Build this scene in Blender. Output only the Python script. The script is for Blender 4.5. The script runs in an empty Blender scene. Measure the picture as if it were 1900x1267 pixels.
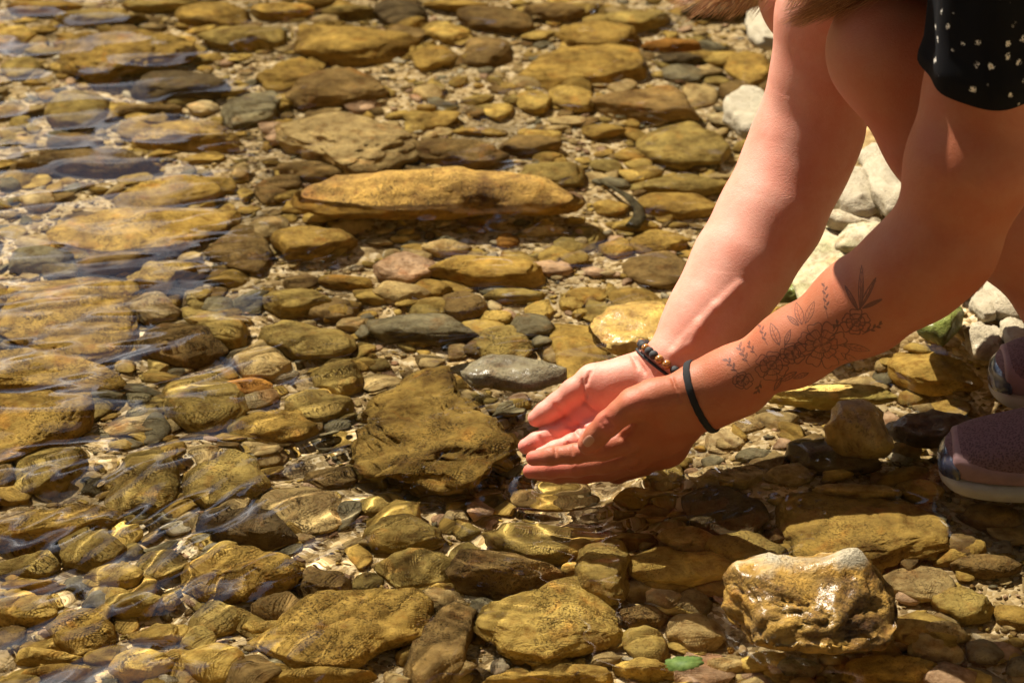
import bpy, bmesh, math, random, time
import numpy as np
from mathutils import Vector, Matrix
T0 = time.time()
sc = bpy.context.scene
COL = sc.collection
R = math.radians

# ------------------------------------------------------------------ camera
PITCH = R(27.0); DIST = 2.9; LENS = 99.0
cd = bpy.data.cameras.new('camera'); cam = bpy.data.objects.new('camera', cd); COL.objects.link(cam)
cam.location = (0, -DIST * math.cos(PITCH), DIST * math.sin(PITCH))
cam.rotation_euler = (math.pi / 2 - PITCH, 0, 0)
cd.lens = LENS; cd.sensor_width = 36; cd.clip_end = 500; cd.clip_start = .05
cd.dof.use_dof = True; cd.dof.focus_distance = 2.58; cd.dof.aperture_fstop = 9.0
sc.camera = cam

# ------------------------------------------------------------------ sun and sky
SUN = Vector((-.35, .45, .82)).normalized()
world = bpy.data.worlds.new('World'); sc.world = world; world.use_nodes = True
wn = world.node_tree; wn.nodes.clear()
def N(nt, t, **k):
    n = nt.nodes.new(t)
    for a, b in k.items(): setattr(n, a, b)
    return n
sky = N(wn, 'ShaderNodeTexSky', sky_type='NISHITA', sun_disc=False)
sky.sun_elevation = math.asin(SUN.z); sky.sun_rotation = math.atan2(SUN.x, SUN.y)
wo = N(wn, 'ShaderNodeOutputWorld'); bg = N(wn, 'ShaderNodeBackground'); bg.inputs[1].default_value = .05
tc = N(wn, 'ShaderNodeTexCoord'); mp = N(wn, 'ShaderNodeMapping'); mp.inputs['Scale'].default_value = (1, 1, 1.8); mp.inputs['Location'].default_value = (.35, .2, .1)
cn = N(wn, 'ShaderNodeTexNoise'); cn.inputs['Scale'].default_value = 4.2; cn.inputs['Detail'].default_value = 9; cn.inputs['Roughness'].default_value = .6
cr = N(wn, 'ShaderNodeValToRGB'); cr.color_ramp.elements[0].position = .53; cr.color_ramp.elements[1].position = .66
mx = N(wn, 'ShaderNodeMix', data_type='RGBA'); mx.inputs[7].default_value = (34, 33, 33, 1)
L = wn.links.new
L(tc.outputs['Generated'], mp.inputs[0]); L(mp.outputs[0], cn.inputs['Vector']); L(cn.outputs['Fac'], cr.inputs[0])
L(cr.outputs[0], mx.inputs[0]); L(sky.outputs[0], mx.inputs[6]); L(mx.outputs[2], bg.inputs[0]); L(bg.outputs[0], wo.inputs[0])
sd = bpy.data.lights.new('sun', 'SUN'); sun = bpy.data.objects.new('sun', sd); COL.objects.link(sun)
sd.energy = 5.0; sd.angle = R(.5); sd.color = (1.0, .925, .775)
sun.rotation_euler = SUN.to_track_quat('Z', 'Y').to_euler()
sd.cycles.is_caustics_light = True
sc.view_settings.view_transform = 'Standard'; sc.view_settings.look = 'None'
sc.view_settings.gamma = 1; sc.view_settings.use_curve_mapping = False; sc.view_settings.exposure = 1.0
cy = sc.cycles
cy.caustics_refractive = True; cy.caustics_reflective = True; cy.sample_clamp_indirect = 2.5
cy.max_bounces = 9; cy.transmission_bounces = 7; cy.transparent_max_bounces = 8; cy.use_denoising = True
cy.blur_glossy = .3

# ------------------------------------------------------------------ picture point -> place in the world
W, H = 1900.0, 1267.0
FP = LENS / 36 * W
fw = np.array([0, math.cos(PITCH), -math.sin(PITCH)]); up = np.array([0, math.sin(PITCH), math.cos(PITCH)]); rt = np.array([1., 0, 0])
CP = np.array(cam.location)
def ray(px, py):
    d = fw + rt * ((px - W / 2) / FP) + up * (-(py - H / 2) / FP)
    return d / np.linalg.norm(d)
def hit(px, py, z):                     # where the sight line meets height z, bent by the water below 0
    d = ray(px, py)
    if z >= 0: return CP + d * ((z - CP[2]) / d[2])
    p = CP + d * (-CP[2] / d[2])
    n = np.array([0, 0, 1.]); c = -d[2]; e = 1 / 1.333
    t = e * d + (e * c - math.sqrt(1 - e * e * (1 - c * c))) * n
    return p + t * (z / t[2])
def P(px, py, y):                       # on the sight line at world depth y
    y = y * 1.075
    d = ray(px, py); return CP + d * ((y - CP[1]) / d[1])
def S(r, p): return r * float(np.dot(np.asarray(p) - CP, fw)) / FP      # r picture pixels -> metres at p
def project(p):
    v = np.asarray(p) - CP; dz = v @ fw
    return W / 2 + FP * (v @ rt) / dz, H / 2 - FP * (v @ up) / dz

# ------------------------------------------------------------------ numpy noise
def _h(i, j, k, s):
    n = (i * 374761393 + j * 668265263 + k * 2147483647 + s * 1274126177) & 0xffffffff
    n = ((n ^ (n >> 13)) * 1103515245) & 0xffffffff
    n = (n ^ (n >> 16)) * 2654435761 & 0xffffffff
    return (n & 0xffff) / 32767.5 - 1
def vnoise(p, s=0):
    p = np.asarray(p, float); f = np.floor(p); i = f.astype(np.int64); t = p - f; t = t * t * (3 - 2 * t); o = 0
    for a in (0, 1):
        for b in (0, 1):
            for c in (0, 1):
                w = (t[:, 0] if a else 1 - t[:, 0]) * (t[:, 1] if b else 1 - t[:, 1]) * (t[:, 2] if c else 1 - t[:, 2])
                o = o + w * _h(i[:, 0] + a, i[:, 1] + b, i[:, 2] + c, s)
    return o
def fbm(p, s=0, n=3):
    return sum(vnoise(p * 2.03 ** k + 17.3 * k, s + k) * .5 ** k for k in range(n))
def sm(x, a, b):
    t = np.clip((x - a) / (b - a), 0, 1); return t * t * (3 - 2 * t)

# ------------------------------------------------------------------ mesh helpers
def mk(name, V, F, mat, parent=None, smooth=True):
    me = bpy.data.meshes.new(name); V = np.asarray(V, np.float32); F = np.asarray(F, np.int32)
    k = F.shape[1]
    me.vertices.add(len(V)); me.vertices.foreach_set('co', V.ravel())
    me.loops.add(F.size); me.loops.foreach_set('vertex_index', F.ravel())
    me.polygons.add(len(F)); me.polygons.foreach_set('loop_start', np.arange(0, F.size, k, dtype=np.int32))
    me.polygons.foreach_set('loop_total', np.full(len(F), k, np.int32))
    me.update(calc_edges=True); me.validate()
    if smooth: me.polygons.foreach_set('use_smooth', np.ones(len(me.polygons), bool))
    if mat: me.materials.append(mat)
    o = bpy.data.objects.new(name, me); COL.objects.link(o)
    if parent: o.parent = parent
    return o
def tag(o, label=None, cat=None, group=None, kind=None):
    if label: o['label'] = label
    if cat: o['category'] = cat
    if group: o['group'] = group
    if kind: o['kind'] = kind
    return o
def empty(name, loc): 
    o = bpy.data.objects.new(name, None); COL.objects.link(o); o.location = loc; o.empty_display_size = .02; return o
def receive(o): o.cycles.is_caustics_receiver = True; return o
ICO = {}
for k in range(1, 6):
    bm = bmesh.new(); bmesh.ops.create_icosphere(bm, subdivisions=k, radius=1)
    ICO[k] = (np.array([v.co[:] for v in bm.verts]), np.array([[v.index for v in f.verts] for f in bm.faces])); bm.free()
def tube(path, rad, sides=8, closed=False, flat=1.0):
    path = np.asarray(path, float); n = len(path); rad = np.broadcast_to(rad, n)
    V = []; 
    tan = np.roll(path, -1, 0) - np.roll(path, 1, 0)
    if not closed: tan[0] = path[1] - path[0]; tan[-1] = path[-1] - path[-2]
    tan /= np.linalg.norm(tan, axis=1)[:, None] + 1e-12
    ref = np.array([0, 0, 1.]) if abs(tan[0, 2]) < .9 else np.array([1., 0, 0])
    u = np.cross(tan[0], ref); u /= np.linalg.norm(u)
    for i in range(n):
        u = u - tan[i] * (u @ tan[i]); u /= np.linalg.norm(u); w = np.cross(tan[i], u)
        for s in range(sides):
            a = 2 * math.pi * s / sides; V.append(path[i] + rad[i] * (math.cos(a) * u + flat * math.sin(a) * w))
    F = []
    for i in range(n if closed else n - 1):
        j = (i + 1) % n
        for s in range(sides):
            t = (s + 1) % sides; F.append((i * sides + s, i * sides + t, j * sides + t, j * sides + s))
    if not closed:
        V += [path[0], path[-1]]
        for s in range(sides):
            t = (s + 1) % sides
            F.append((n * sides, t, s, s)); F.append((n * sides + 1, (n - 1) * sides + s, (n - 1) * sides + t, (n - 1) * sides + t))
    return np.array(V), np.array(F)
def mk_mixed(name, V, F, mat, parent=None, smooth=True):
    me = bpy.data.meshes.new(name)
    me.from_pydata([tuple(v) for v in V], [], [tuple(dict.fromkeys(int(i) for i in f)) for f in F]); me.update()
    if smooth: me.polygons.foreach_set('use_smooth', np.ones(len(me.polygons), bool))
    me.materials.append(mat); o = bpy.data.objects.new(name, me); COL.objects.link(o)
    if parent: o.parent = parent
    return o

# ------------------------------------------------------------------ materials
def new_mat(name):
    m = bpy.data.materials.new(name); m.use_nodes = True; nt = m.node_tree
    return m, nt, nt.nodes['Principled BSDF'], nt.links.new
def noise(nt, vec, scale, detail=4, rough=.55, dist=0):
    n = N(nt, 'ShaderNodeTexNoise'); n.inputs['Scale'].default_value = scale; n.inputs['Detail'].default_value = detail
    n.inputs['Roughness'].default_value = rough; n.inputs['Distortion'].default_value = dist
    nt.links.new(vec, n.inputs['Vector']); return n.outputs['Fac']
def ramp(nt, fac, stops):
    r = N(nt, 'ShaderNodeValToRGB'); e = r.color_ramp.elements
    while len(e) < len(stops): e.new(.5)
    for x, (p, c) in zip(e, stops):
        x.position = p; x.color = (c, c, c, 1) if isinstance(c, (int, float)) else (*c, 1)
    nt.links.new(fac, r.inputs[0]); return r.outputs[0]
def mixc(nt, fac, a, b, mode='MIX'):
    m = N(nt, 'ShaderNodeMix', data_type='RGBA', blend_type=mode)
    for i, sock, v in ((0, m.inputs[0], fac), (6, m.inputs[6], a), (7, m.inputs[7], b)):
        if isinstance(v, (int, float)): sock.default_value = v if i == 0 else (v, v, v, 1)
        elif isinstance(v, tuple): sock.default_value = (*v, 1)
        else: nt.links.new(v, sock)
    return m.outputs[2]
def math_n(nt, op, a, b=0.):
    m = N(nt, 'ShaderNodeMath', operation=op)
    for s, v in zip(m.inputs, (a, b)):
        if isinstance(v, (int, float)): s.default_value = v
        else: nt.links.new(v, s)
    return m.outputs[0]
def bump(nt, h, strength, dist, prev=None):
    b = N(nt, 'ShaderNodeBump'); b.inputs['Strength'].default_value = strength; b.inputs['Distance'].default_value = dist
    nt.links.new(h, b.inputs['Height'])
    if prev: nt.links.new(prev, b.inputs['Normal'])
    return b.outputs[0]
def stone_mat(name, wet=0., speck=.5, streak=.35, vcol=False, fine=1., pale_top=None, moss=0.):
    m, nt, bs, L = new_mat(name)
    tcn = N(nt, 'ShaderNodeTexCoord'); oi = N(nt, 'ShaderNodeObjectInfo')
    if vcol:
        at = N(nt, 'ShaderNodeAttribute', attribute_name='tint'); base = at.outputs['Color']; vec = tcn.outputs['Object']
    else:
        base = oi.outputs['Color']
        ad = N(nt, 'ShaderNodeVectorMath', operation='ADD'); sc_ = N(nt, 'ShaderNodeVectorMath', operation='SCALE'); sc_.inputs[3].default_value = 31.
        cmb = N(nt, 'ShaderNodeCombineXYZ'); L(oi.outputs['Random'], cmb.inputs[0]); L(oi.outputs['Random'], cmb.inputs[1]); L(cmb.outputs[0], sc_.inputs[0])
        L(tcn.outputs['Object'], ad.inputs[0]); L(sc_.outputs[0], ad.inputs[1]); vec = ad.outputs[0]
    big = noise(nt, vec, 17 if not vcol else 40, 5, .6, .4)
    col = mixc(nt, 1., base, ramp(nt, big, [(.28, (.42, .34, .28)), (.45, (.86, .83, .76)), (.59, (1.12, 1.10, 1.04)), (.72, (1.50, 1.47, 1.36))]), 'MULTIPLY')
    mid = noise(nt, vec, 75, 5, .65)
    col = mixc(nt, 1., col, ramp(nt, mid, [(.32, (.62, .52, .42)), (.5, 1.), (.70, (1.32, 1.30, 1.22))]), 'MULTIPLY')
    # bedding streaks
    mpn = N(nt, 'ShaderNodeMapping'); mpn.inputs['Scale'].default_value = (9, 26, 55); mpn.inputs['Rotation'].default_value = (.12, .08, .5); L(vec, mpn.inputs[0])
    st = noise(nt, mpn.outputs[0], 1., 4, .6, .3)
    col = mixc(nt, streak, col, mixc(nt, 1., col, ramp(nt, st, [(.35, (.45, .36, .28)), (.5, 1.), (.66, (1.5, 1.42, 1.2))]), 'MULTIPLY'))
    # rusty blotches of algae film
    ru = noise(nt, vec, 32, 3, .5, .6)
    col = mixc(nt, ramp(nt, ru, [(.58, 0.), (.74, .42)]), col, mixc(nt, 1., col, (1.25, .72, .35), 'MULTIPLY'))
    # dark pits and specks
    sp = noise(nt, vec, 420, 3, .7); pm = noise(nt, vec, 26, 3, .6)
    spm = math_n(nt, 'MULTIPLY', ramp(nt, sp, [(.36, 1.), (.46, 0.)]), ramp(nt, pm, [(.42, 0.), (.58, 1.)]))
    col = mixc(nt, math_n(nt, 'MULTIPLY', spm, speck), col, (.035, .022, .012))
    geo = N(nt, 'ShaderNodeNewGeometry'); sx = N(nt, 'ShaderNodeSeparateXYZ'); L(geo.outputs['Normal'], sx.inputs[0])
    if moss:
        mf = math_n(nt, 'MULTIPLY', ramp(nt, noise(nt, vec, 22, 4, .6), [(.42, 0.), (.60, 1.)]), moss)
        col = mixc(nt, mf, col, mixc(nt, mid, (.10, .13, .015), (.30, .33, .07)))
    if pale_top is not None:           # the part that stands out of the water has dried pale
        sp_ = N(nt, 'ShaderNodeSeparateXYZ'); L(geo.outputs['Position'], sp_.inputs[0])
        hz = math_n(nt, 'ADD', sp_.outputs[2], math_n(nt, 'MULTIPLY', math_n(nt, 'SUBTRACT', big, .5), .05))
        mr = N(nt, 'ShaderNodeMapRange'); L(hz, mr.inputs[0]); mr.inputs[1].default_value = pale_top; mr.inputs[2].default_value = pale_top + .008
        dry = mr.outputs[0]
        col = mixc(nt, dry, col, mixc(nt, mid, (.25, .20, .115), (.52, .455, .335)))
    L(col, bs.inputs['Base Color'])
    h = math_n(nt, 'ADD', math_n(nt, 'MULTIPLY', mid, 1.), math_n(nt, 'MULTIPLY', sp, .35))
    h = math_n(nt, 'SUBTRACT', h, math_n(nt, 'MULTIPLY', spm, .35))
    b1 = bump(nt, big, .35, .012); b1 = bump(nt, h, .75 * fine, .0035, b1)
    L(b1, bs.inputs['Normal'])
    bs.inputs['Roughness'].default_value = .85; bs.inputs['Specular IOR Level'].default_value = .25
    if wet:
        if pale_top is not None:
            L(math_n(nt, 'MULTIPLY', math_n(nt, 'SUBTRACT', 1., dry), wet), bs.inputs['Coat Weight'])
        else: bs.inputs['Coat Weight'].default_value = wet
        bs.inputs['Coat Roughness'].default_value = .22; bs.inputs['Coat IOR'].default_value = 1.4
        L(bump(nt, mid, .5, .004), bs.inputs['Coat Normal'])
    return m
M = dict(
    sub=stone_mat('submerged_stone'), crust=stone_mat('crusty_stone', speck=.6, streak=.25, fine=1.5),
    wet=stone_mat('wet_stone', wet=.8), hero=stone_mat('wet_pale_topped_stone', wet=.6, streak=1., pale_top=.040, fine=1.4),
    tip=stone_mat('wet_stone_dry_tip', wet=1., pale_top=.052), dry=stone_mat('dry_limestone', speck=.25, streak=.12, fine=.8),
    bank=stone_mat('bank_limestone', wet=.7, speck=.3, streak=.15, pale_top=.018), moss=stone_mat('mossy_stone', wet=.5, moss=.9),
    lmoss=stone_mat('green_stained_stone', speck=.3, streak=.15, moss=.35), gravel=stone_mat('gravel_grain', vcol=True, speck=.25, streak=.1, fine=.7))

# ------------------------------------------------------------------ the stream bed and the water
def bank_d(x, y):
    xl = np.interp(y, [-.6, -.22, -.1, .02, .12, .3, .9, 3], [.95, .72, .56, .42, .33, .34, .52, 1.6])
    return x - xl
def bed_z(x, y):
    x = np.asarray(x, float); y = np.asarray(y, float)
    p = np.stack([x * 3.1, y * 3.1, 0 * x + 3], -1).reshape(-1, 3)
    n = (fbm(p, 5, 3)).reshape(x.shape)
    z = -.088 + .012 * n
    z = z + .05 * np.exp(-(((x - .24) / .16) ** 2 + ((y + .22) / .16) ** 2))
    z = z + .012 * sm(y, .1, .9) - .02 * np.exp(-(((x + .02) / .2) ** 2 + ((y + .12) / .16) ** 2))
    d = bank_d(x, y)
    z = z + .105 * sm(d, -.14, .10) + .30 * np.clip(d - .25, 0, 1.5) ** 1.3
    z = z + .5 * np.clip(-x - 4, 0, 3) ** 1.2 + .35 * np.clip(y - 5, 0, 4) ** 1.2
    return z
def axis(lo, hi, step, far, g=1.18):
    a = list(np.arange(lo, hi, step)); s = step
    while a[-1] < far: s *= g; a.append(a[-1] + s)
    s = step; b = []
    x = lo
    while x > -far: s *= g; x -= s; b.append(x)
    return np.array(b[::-1] + a)
def grid_obj(name, xs, ys, zf, mat):
    X, Y = np.meshgrid(xs, ys); Z = zf(X, Y); nx, ny = len(xs), len(ys)
    idx = np.arange(nx * ny).reshape(ny, nx)
    F = np.stack([idx[:-1, :-1], idx[:-1, 1:], idx[1:, 1:], idx[1:, :-1]], -1).reshape(-1, 4)
    return mk(name, np.stack([X, Y, Z], -1).reshape(-1, 3), F, mat)
m, nt, bs, L = new_mat('stream_bed_sand')
tcn = N(nt, 'ShaderNodeTexCoord'); v = tcn.outputs['Object']
vo = N(nt, 'ShaderNodeTexVoronoi'); vo.inputs['Scale'].default_value = 170; L(v, vo.inputs['Vector'])
vo2 = N(nt, 'ShaderNodeTexVoronoi'); vo2.inputs['Scale'].default_value = 60; L(v, vo2.inputs['Vector'])
sx = N(nt, 'ShaderNodeSeparateColor'); L(vo.outputs['Color'], sx.inputs[0])
col = ramp(nt, sx.outputs[0], [(0, (.20, .12, .04)), (.4, (.44, .30, .13)), (.75, (.60, .44, .23)), (1, (.68, .54, .34))])
col = mixc(nt, 1., col, ramp(nt, noise(nt, v, 9, 5), [(.3, .55), (.5, .95), (.7, 1.2)]), 'MULTIPLY')
L(col, bs.inputs['Base Color']); bs.inputs['Roughness'].default_value = .9
b1 = bump(nt, math_n(nt, 'SUBTRACT', 1., vo.outputs['Distance']), .8, .003); L(bump(nt, noise(nt, v, 500, 3), .5, .001, b1), bs.inputs['Normal'])
bed = grid_obj('stream_bed', axis(-1.3, 1.5, .014, 160), axis(-1.1, 2.0, .014, 160), bed_z, m)
tag(bed, kind='structure'); receive(bed)

HC = hit(1080, 900, 0)
def water_z(X, Y):
    rng = np.random.default_rng(7); Z = 0 * X
    left = sm(-X, -.02, .40)                                     # livelier water on the left
    rif = np.exp(-(((X + .36) / .27) ** 2 + ((Y + .20) / .30) ** 2))
    far = sm(Y, .0, .6)
    calm = 1 - sm(bank_d(X, Y), -.2, .0)
    low = sm(-Y, .18, .36); tl = sm(-X, .30, .42) * sm(Y, .12, .26); left = left * (1 - .85 * tl)
    for k in range(15):                                          # wavelet trains: crests that run together
        st = k % 3; l = rng.uniform(.020, .036); ph = rng.uniform(0, 6.28)
        a = rng.normal((1.80, 2.25, 2.75)[st], (.16, .14, .14)[st]); m_ = (left * (1 - low), rif, rif * low + .6 * low * left)[st]
        wob = .9 * np.sin(X * rng.uniform(6, 11) + ph) + .9 * np.sin(Y * rng.uniform(5, 9) - ph)
        env = np.clip(.35 + .75 * np.sin(X * rng.uniform(7, 16) + Y * rng.uniform(-12, 12) + ph * 3), 0, 1)
        Z += (.0036, .0092, .0095)[st] * m_ * l * env * np.sin(2 * math.pi * (X * math.cos(a) + Y * math.sin(a)) / l + 2 * wob + ph)
    for k in range(22):                                          # longer undulation everywhere
        a = rng.normal(1.75, .5); l = rng.uniform(.045, .15); ph = rng.uniform(0, 6.28)
        Z += (.0011 + .0018 * rif + .0016 * left + .0004 * far) * l * calm * np.sin(2 * math.pi * (X * math.cos(a) + Y * math.sin(a)) / l + np.sin(X * 7 + ph) + ph)
    for (cx, cyy, am, dec, l) in ((HC[0] - .02, HC[1] + .005, .0016, .075, .030), (HC[0] + .08, HC[1] + .01, .0016, .085, .040)):
        r = np.hypot(X - cx, (Y - cyy)); Z += am * np.exp(-r / dec) * np.sin(2 * math.pi * r / l + .9 * np.sin(3 * np.arctan2(Y - cyy, X - cx)))
    return Z * np.clip(3 - np.abs(X), 0, 1) * np.clip(4 - np.abs(Y), 0, 1)
m = bpy.data.materials.new('stream_water'); m.use_nodes = True; nt = m.node_tree; nt.nodes.clear()
o_ = N(nt, 'ShaderNodeOutputMaterial'); gl = N(nt, 'ShaderNodeBsdfGlass'); gl.inputs['IOR'].default_value = 1.333; gl.inputs['Roughness'].default_value = 0; gl.inputs['Color'].default_value = (.985, .99, .97, 1)
nt.links.new(gl.outputs[0], o_.inputs[0]); MW = m
water = grid_obj('water', axis(-.78, .80, .0024, 12, 1.09), axis(-.72, 1.15, .0028, 14, 1.09), water_z, MW)
tag(water, kind='structure'); water.cycles.is_caustics_caster = True
print('bed, water', time.time() - T0)

# ------------------------------------------------------------------ stones
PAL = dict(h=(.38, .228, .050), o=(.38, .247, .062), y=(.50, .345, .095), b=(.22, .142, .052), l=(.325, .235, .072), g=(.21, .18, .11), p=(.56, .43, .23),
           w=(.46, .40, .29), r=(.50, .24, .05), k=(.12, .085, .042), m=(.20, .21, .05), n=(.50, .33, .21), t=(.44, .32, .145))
CN = dict(h='golden', o='ochre', y='yellow ochre', b='brown', l='olive brown', g='grey green', p='pale tan', w='whitish', r='orange', k='dark brown', m='mossy green', n='pinkish tan', t='tan')
def rock_local(poly, a, b, c, sub, seed, ang=.4, box=.75, rough=.05, tilt=None):
    n, F = ICO[sub]; rng = np.random.default_rng(seed)
    th = np.arctan2(n[:, 1], n[:, 0]); ch = np.hypot(n[:, 0], n[:, 1])
    q = poly / np.array([a, b]); q = q - 0
    T = np.linspace(-math.pi, math.pi, 97)[:-1]; RR = np.zeros(96)
    for i, t in enumerate(T):
        d = np.array([math.cos(t), math.sin(t)]); best = .3
        for j in range(len(q)):
            p0 = q[j]; e = q[(j + 1) % len(q)] - p0; den = d[0] * e[1] - d[1] * e[0]
            if abs(den) < 1e-9: continue
            s_ = (p0[0] * e[1] - p0[1] * e[0]) / den; u_ = (p0[0] * d[1] - p0[1] * d[0]) / den
            if -1e-6 <= u_ <= 1 + 1e-6 and s_ > best: best = s_
        RR[i] = best
    for _ in range(2): RR = .25 * np.roll(RR, 1) + .5 * RR + .25 * np.roll(RR, -1)
    r = np.interp(th, np.append(T, math.pi), np.append(RR, RR[0]))
    hc = ch ** box; zz = np.sign(n[:, 2]) * np.abs(n[:, 2]) ** (box + .08)
    V = np.stack([np.cos(th) * r * hc, np.sin(th) * r * hc, zz], -1)
    for k in range(int(2 + ang * 9)):
        d = rng.normal(size=3); d[2] = abs(d[2]) * .9 + .1; d /= np.linalg.norm(d); lim = rng.uniform(.66, .92) + .22 * (1 - ang)
        e = V @ d - lim; V = V - np.where(e > 0, e * (.55 + .4 * ang), 0)[:, None] * d
    if ang > .3:                       # flat split top and bedding ledges
        tp = rng.uniform(.62, .85); e = np.maximum(V[:, 2] - tp, 0); V[:, 2] -= e * .75 * ang
        lz = np.stack([V[:, 2] * 6 + seed, V[:, 0] * .8, V[:, 1] * .8], -1); led = vnoise(lz, seed + 5) * .055 * min(1, ang * 1.4)
        V[:, :2] *= (1 + led * (np.abs(n[:, 2]) < .8))[:, None]
    # tilt of the top
    V[:, 2] += (rng.uniform(-.22, .22) * V[:, 0] + rng.uniform(-.12, .22) * V[:, 1]) * (V[:, 2] > -.2)
    if tilt: V[:, 2] += (tilt[0] * V[:, 0] + tilt[1] * V[:, 1] + tilt[2] * np.exp(-((V[:, 0] - tilt[3]) ** 2 + (V[:, 1] - tilt[4]) ** 2) / .12)) * (V[:, 2] > -.1)
    V = V * np.array([a, b, c]); sz = (a * b * c) ** (1 / 3)
    nn = n / np.linalg.norm(n, axis=1)[:, None]
    w = V / sz
    dsp = fbm(w * 1.3 + seed * 3.7, seed, 2) * rough * 1.7 + fbm(w * 3.6 + seed, seed + 9, 3) * rough * .75
    ridge = 1 - np.abs(fbm(w * 2.2 + seed * 1.9, seed + 40, 3)); dsp -= rough * 1.2 * np.clip(ridge - .82, 0, 1) * 5 * (.3 + ang)
    V = V + nn * (dsp * sz)[:, None]
    return V, F
def lens_poly(cx, cy_, w, h, rot, seed, ang):
    rng = np.random.default_rng(seed + 77); n = 7 + seed % 4; ts = np.sort((np.arange(n) + rng.uniform(-.3, .3, n)) * 2 * math.pi / n)
    k = rng.uniform(.88, 1.08, n); x = np.cos(ts) * k * w / 2; y = np.sin(ts) * k * h / 2
    c, s = math.cos(R(rot)), math.sin(R(rot))
    return np.stack([cx + x * c - y * s, cy_ + x * s + y * c], -1)
TR = []      # occupied picture ellipses (cx, cy, w/2, h/2)
def place_rock(poly, colr, mat, seed, t=.42, ang=.4, top=None, sub=4, name='stone', emb=.62, rough=.05, box=.75, dark=1., tilt=None):
    poly = np.asarray(poly, float); lo, hi = poly.min(0), poly.max(0); cx, cy_ = (lo + hi) / 2
    z = -.05; gx, gy = (1.0, 1.0) if mat == 'hero' or top == -.012 else (1.07, 1.14) if sub <= 4 else (1.02, 1.12)
    for _ in range(5):
        q = hit(cx, cy_, z); s = FP / float((q - CP) @ fw)
        a = (hi[0] - lo[0]) / 2 / s * gx; Hh = (hi[1] - lo[1]) / 2 / s * gy
        sub_ = top is None and bed_z(q[0], q[1]) < -.012
        kc = .41 if sub_ else .87
        sn = CP[2] / np.linalg.norm(hit(cx, cy_, 0) - CP)
        c = min(t * a * (1.45 if sub_ else 1), .85 * Hh / kc)
        b = math.sqrt(max(Hh ** 2 - (kc * c) ** 2, (.45 * Hh) ** 2)) / sn
        if top is not None: z = top - c
        else:
            z = float(bed_z(q[0], q[1])) + emb * c
            if sub_: z = min(z, -.009 - c * 1.12)
    loc = np.stack([(poly[:, 0] - cx) / s * gx, -(poly[:, 1] - cy_) / s * gy * (b / Hh)], -1)
    V, F = rock_local(loc, a, b, c, sub, seed, min(ang + .22, .95), box - .07, rough * 1.1, tilt)
    o = mk(name, V, F, M[mat]); o.location = (q[0], q[1], z)
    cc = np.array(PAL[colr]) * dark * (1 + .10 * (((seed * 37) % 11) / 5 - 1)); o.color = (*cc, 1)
    receive(o); TR.append((cx, cy_, (hi[0] - lo[0]) / 2, (hi[1] - lo[1]) / 2))
    o['px'] = (cx, cy_, hi[0] - lo[0], hi[1] - lo[1])
    return o
E_ = lambda cx, cy_, w, h, rot=0: ('e', cx, cy_, w, h, rot)
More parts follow.
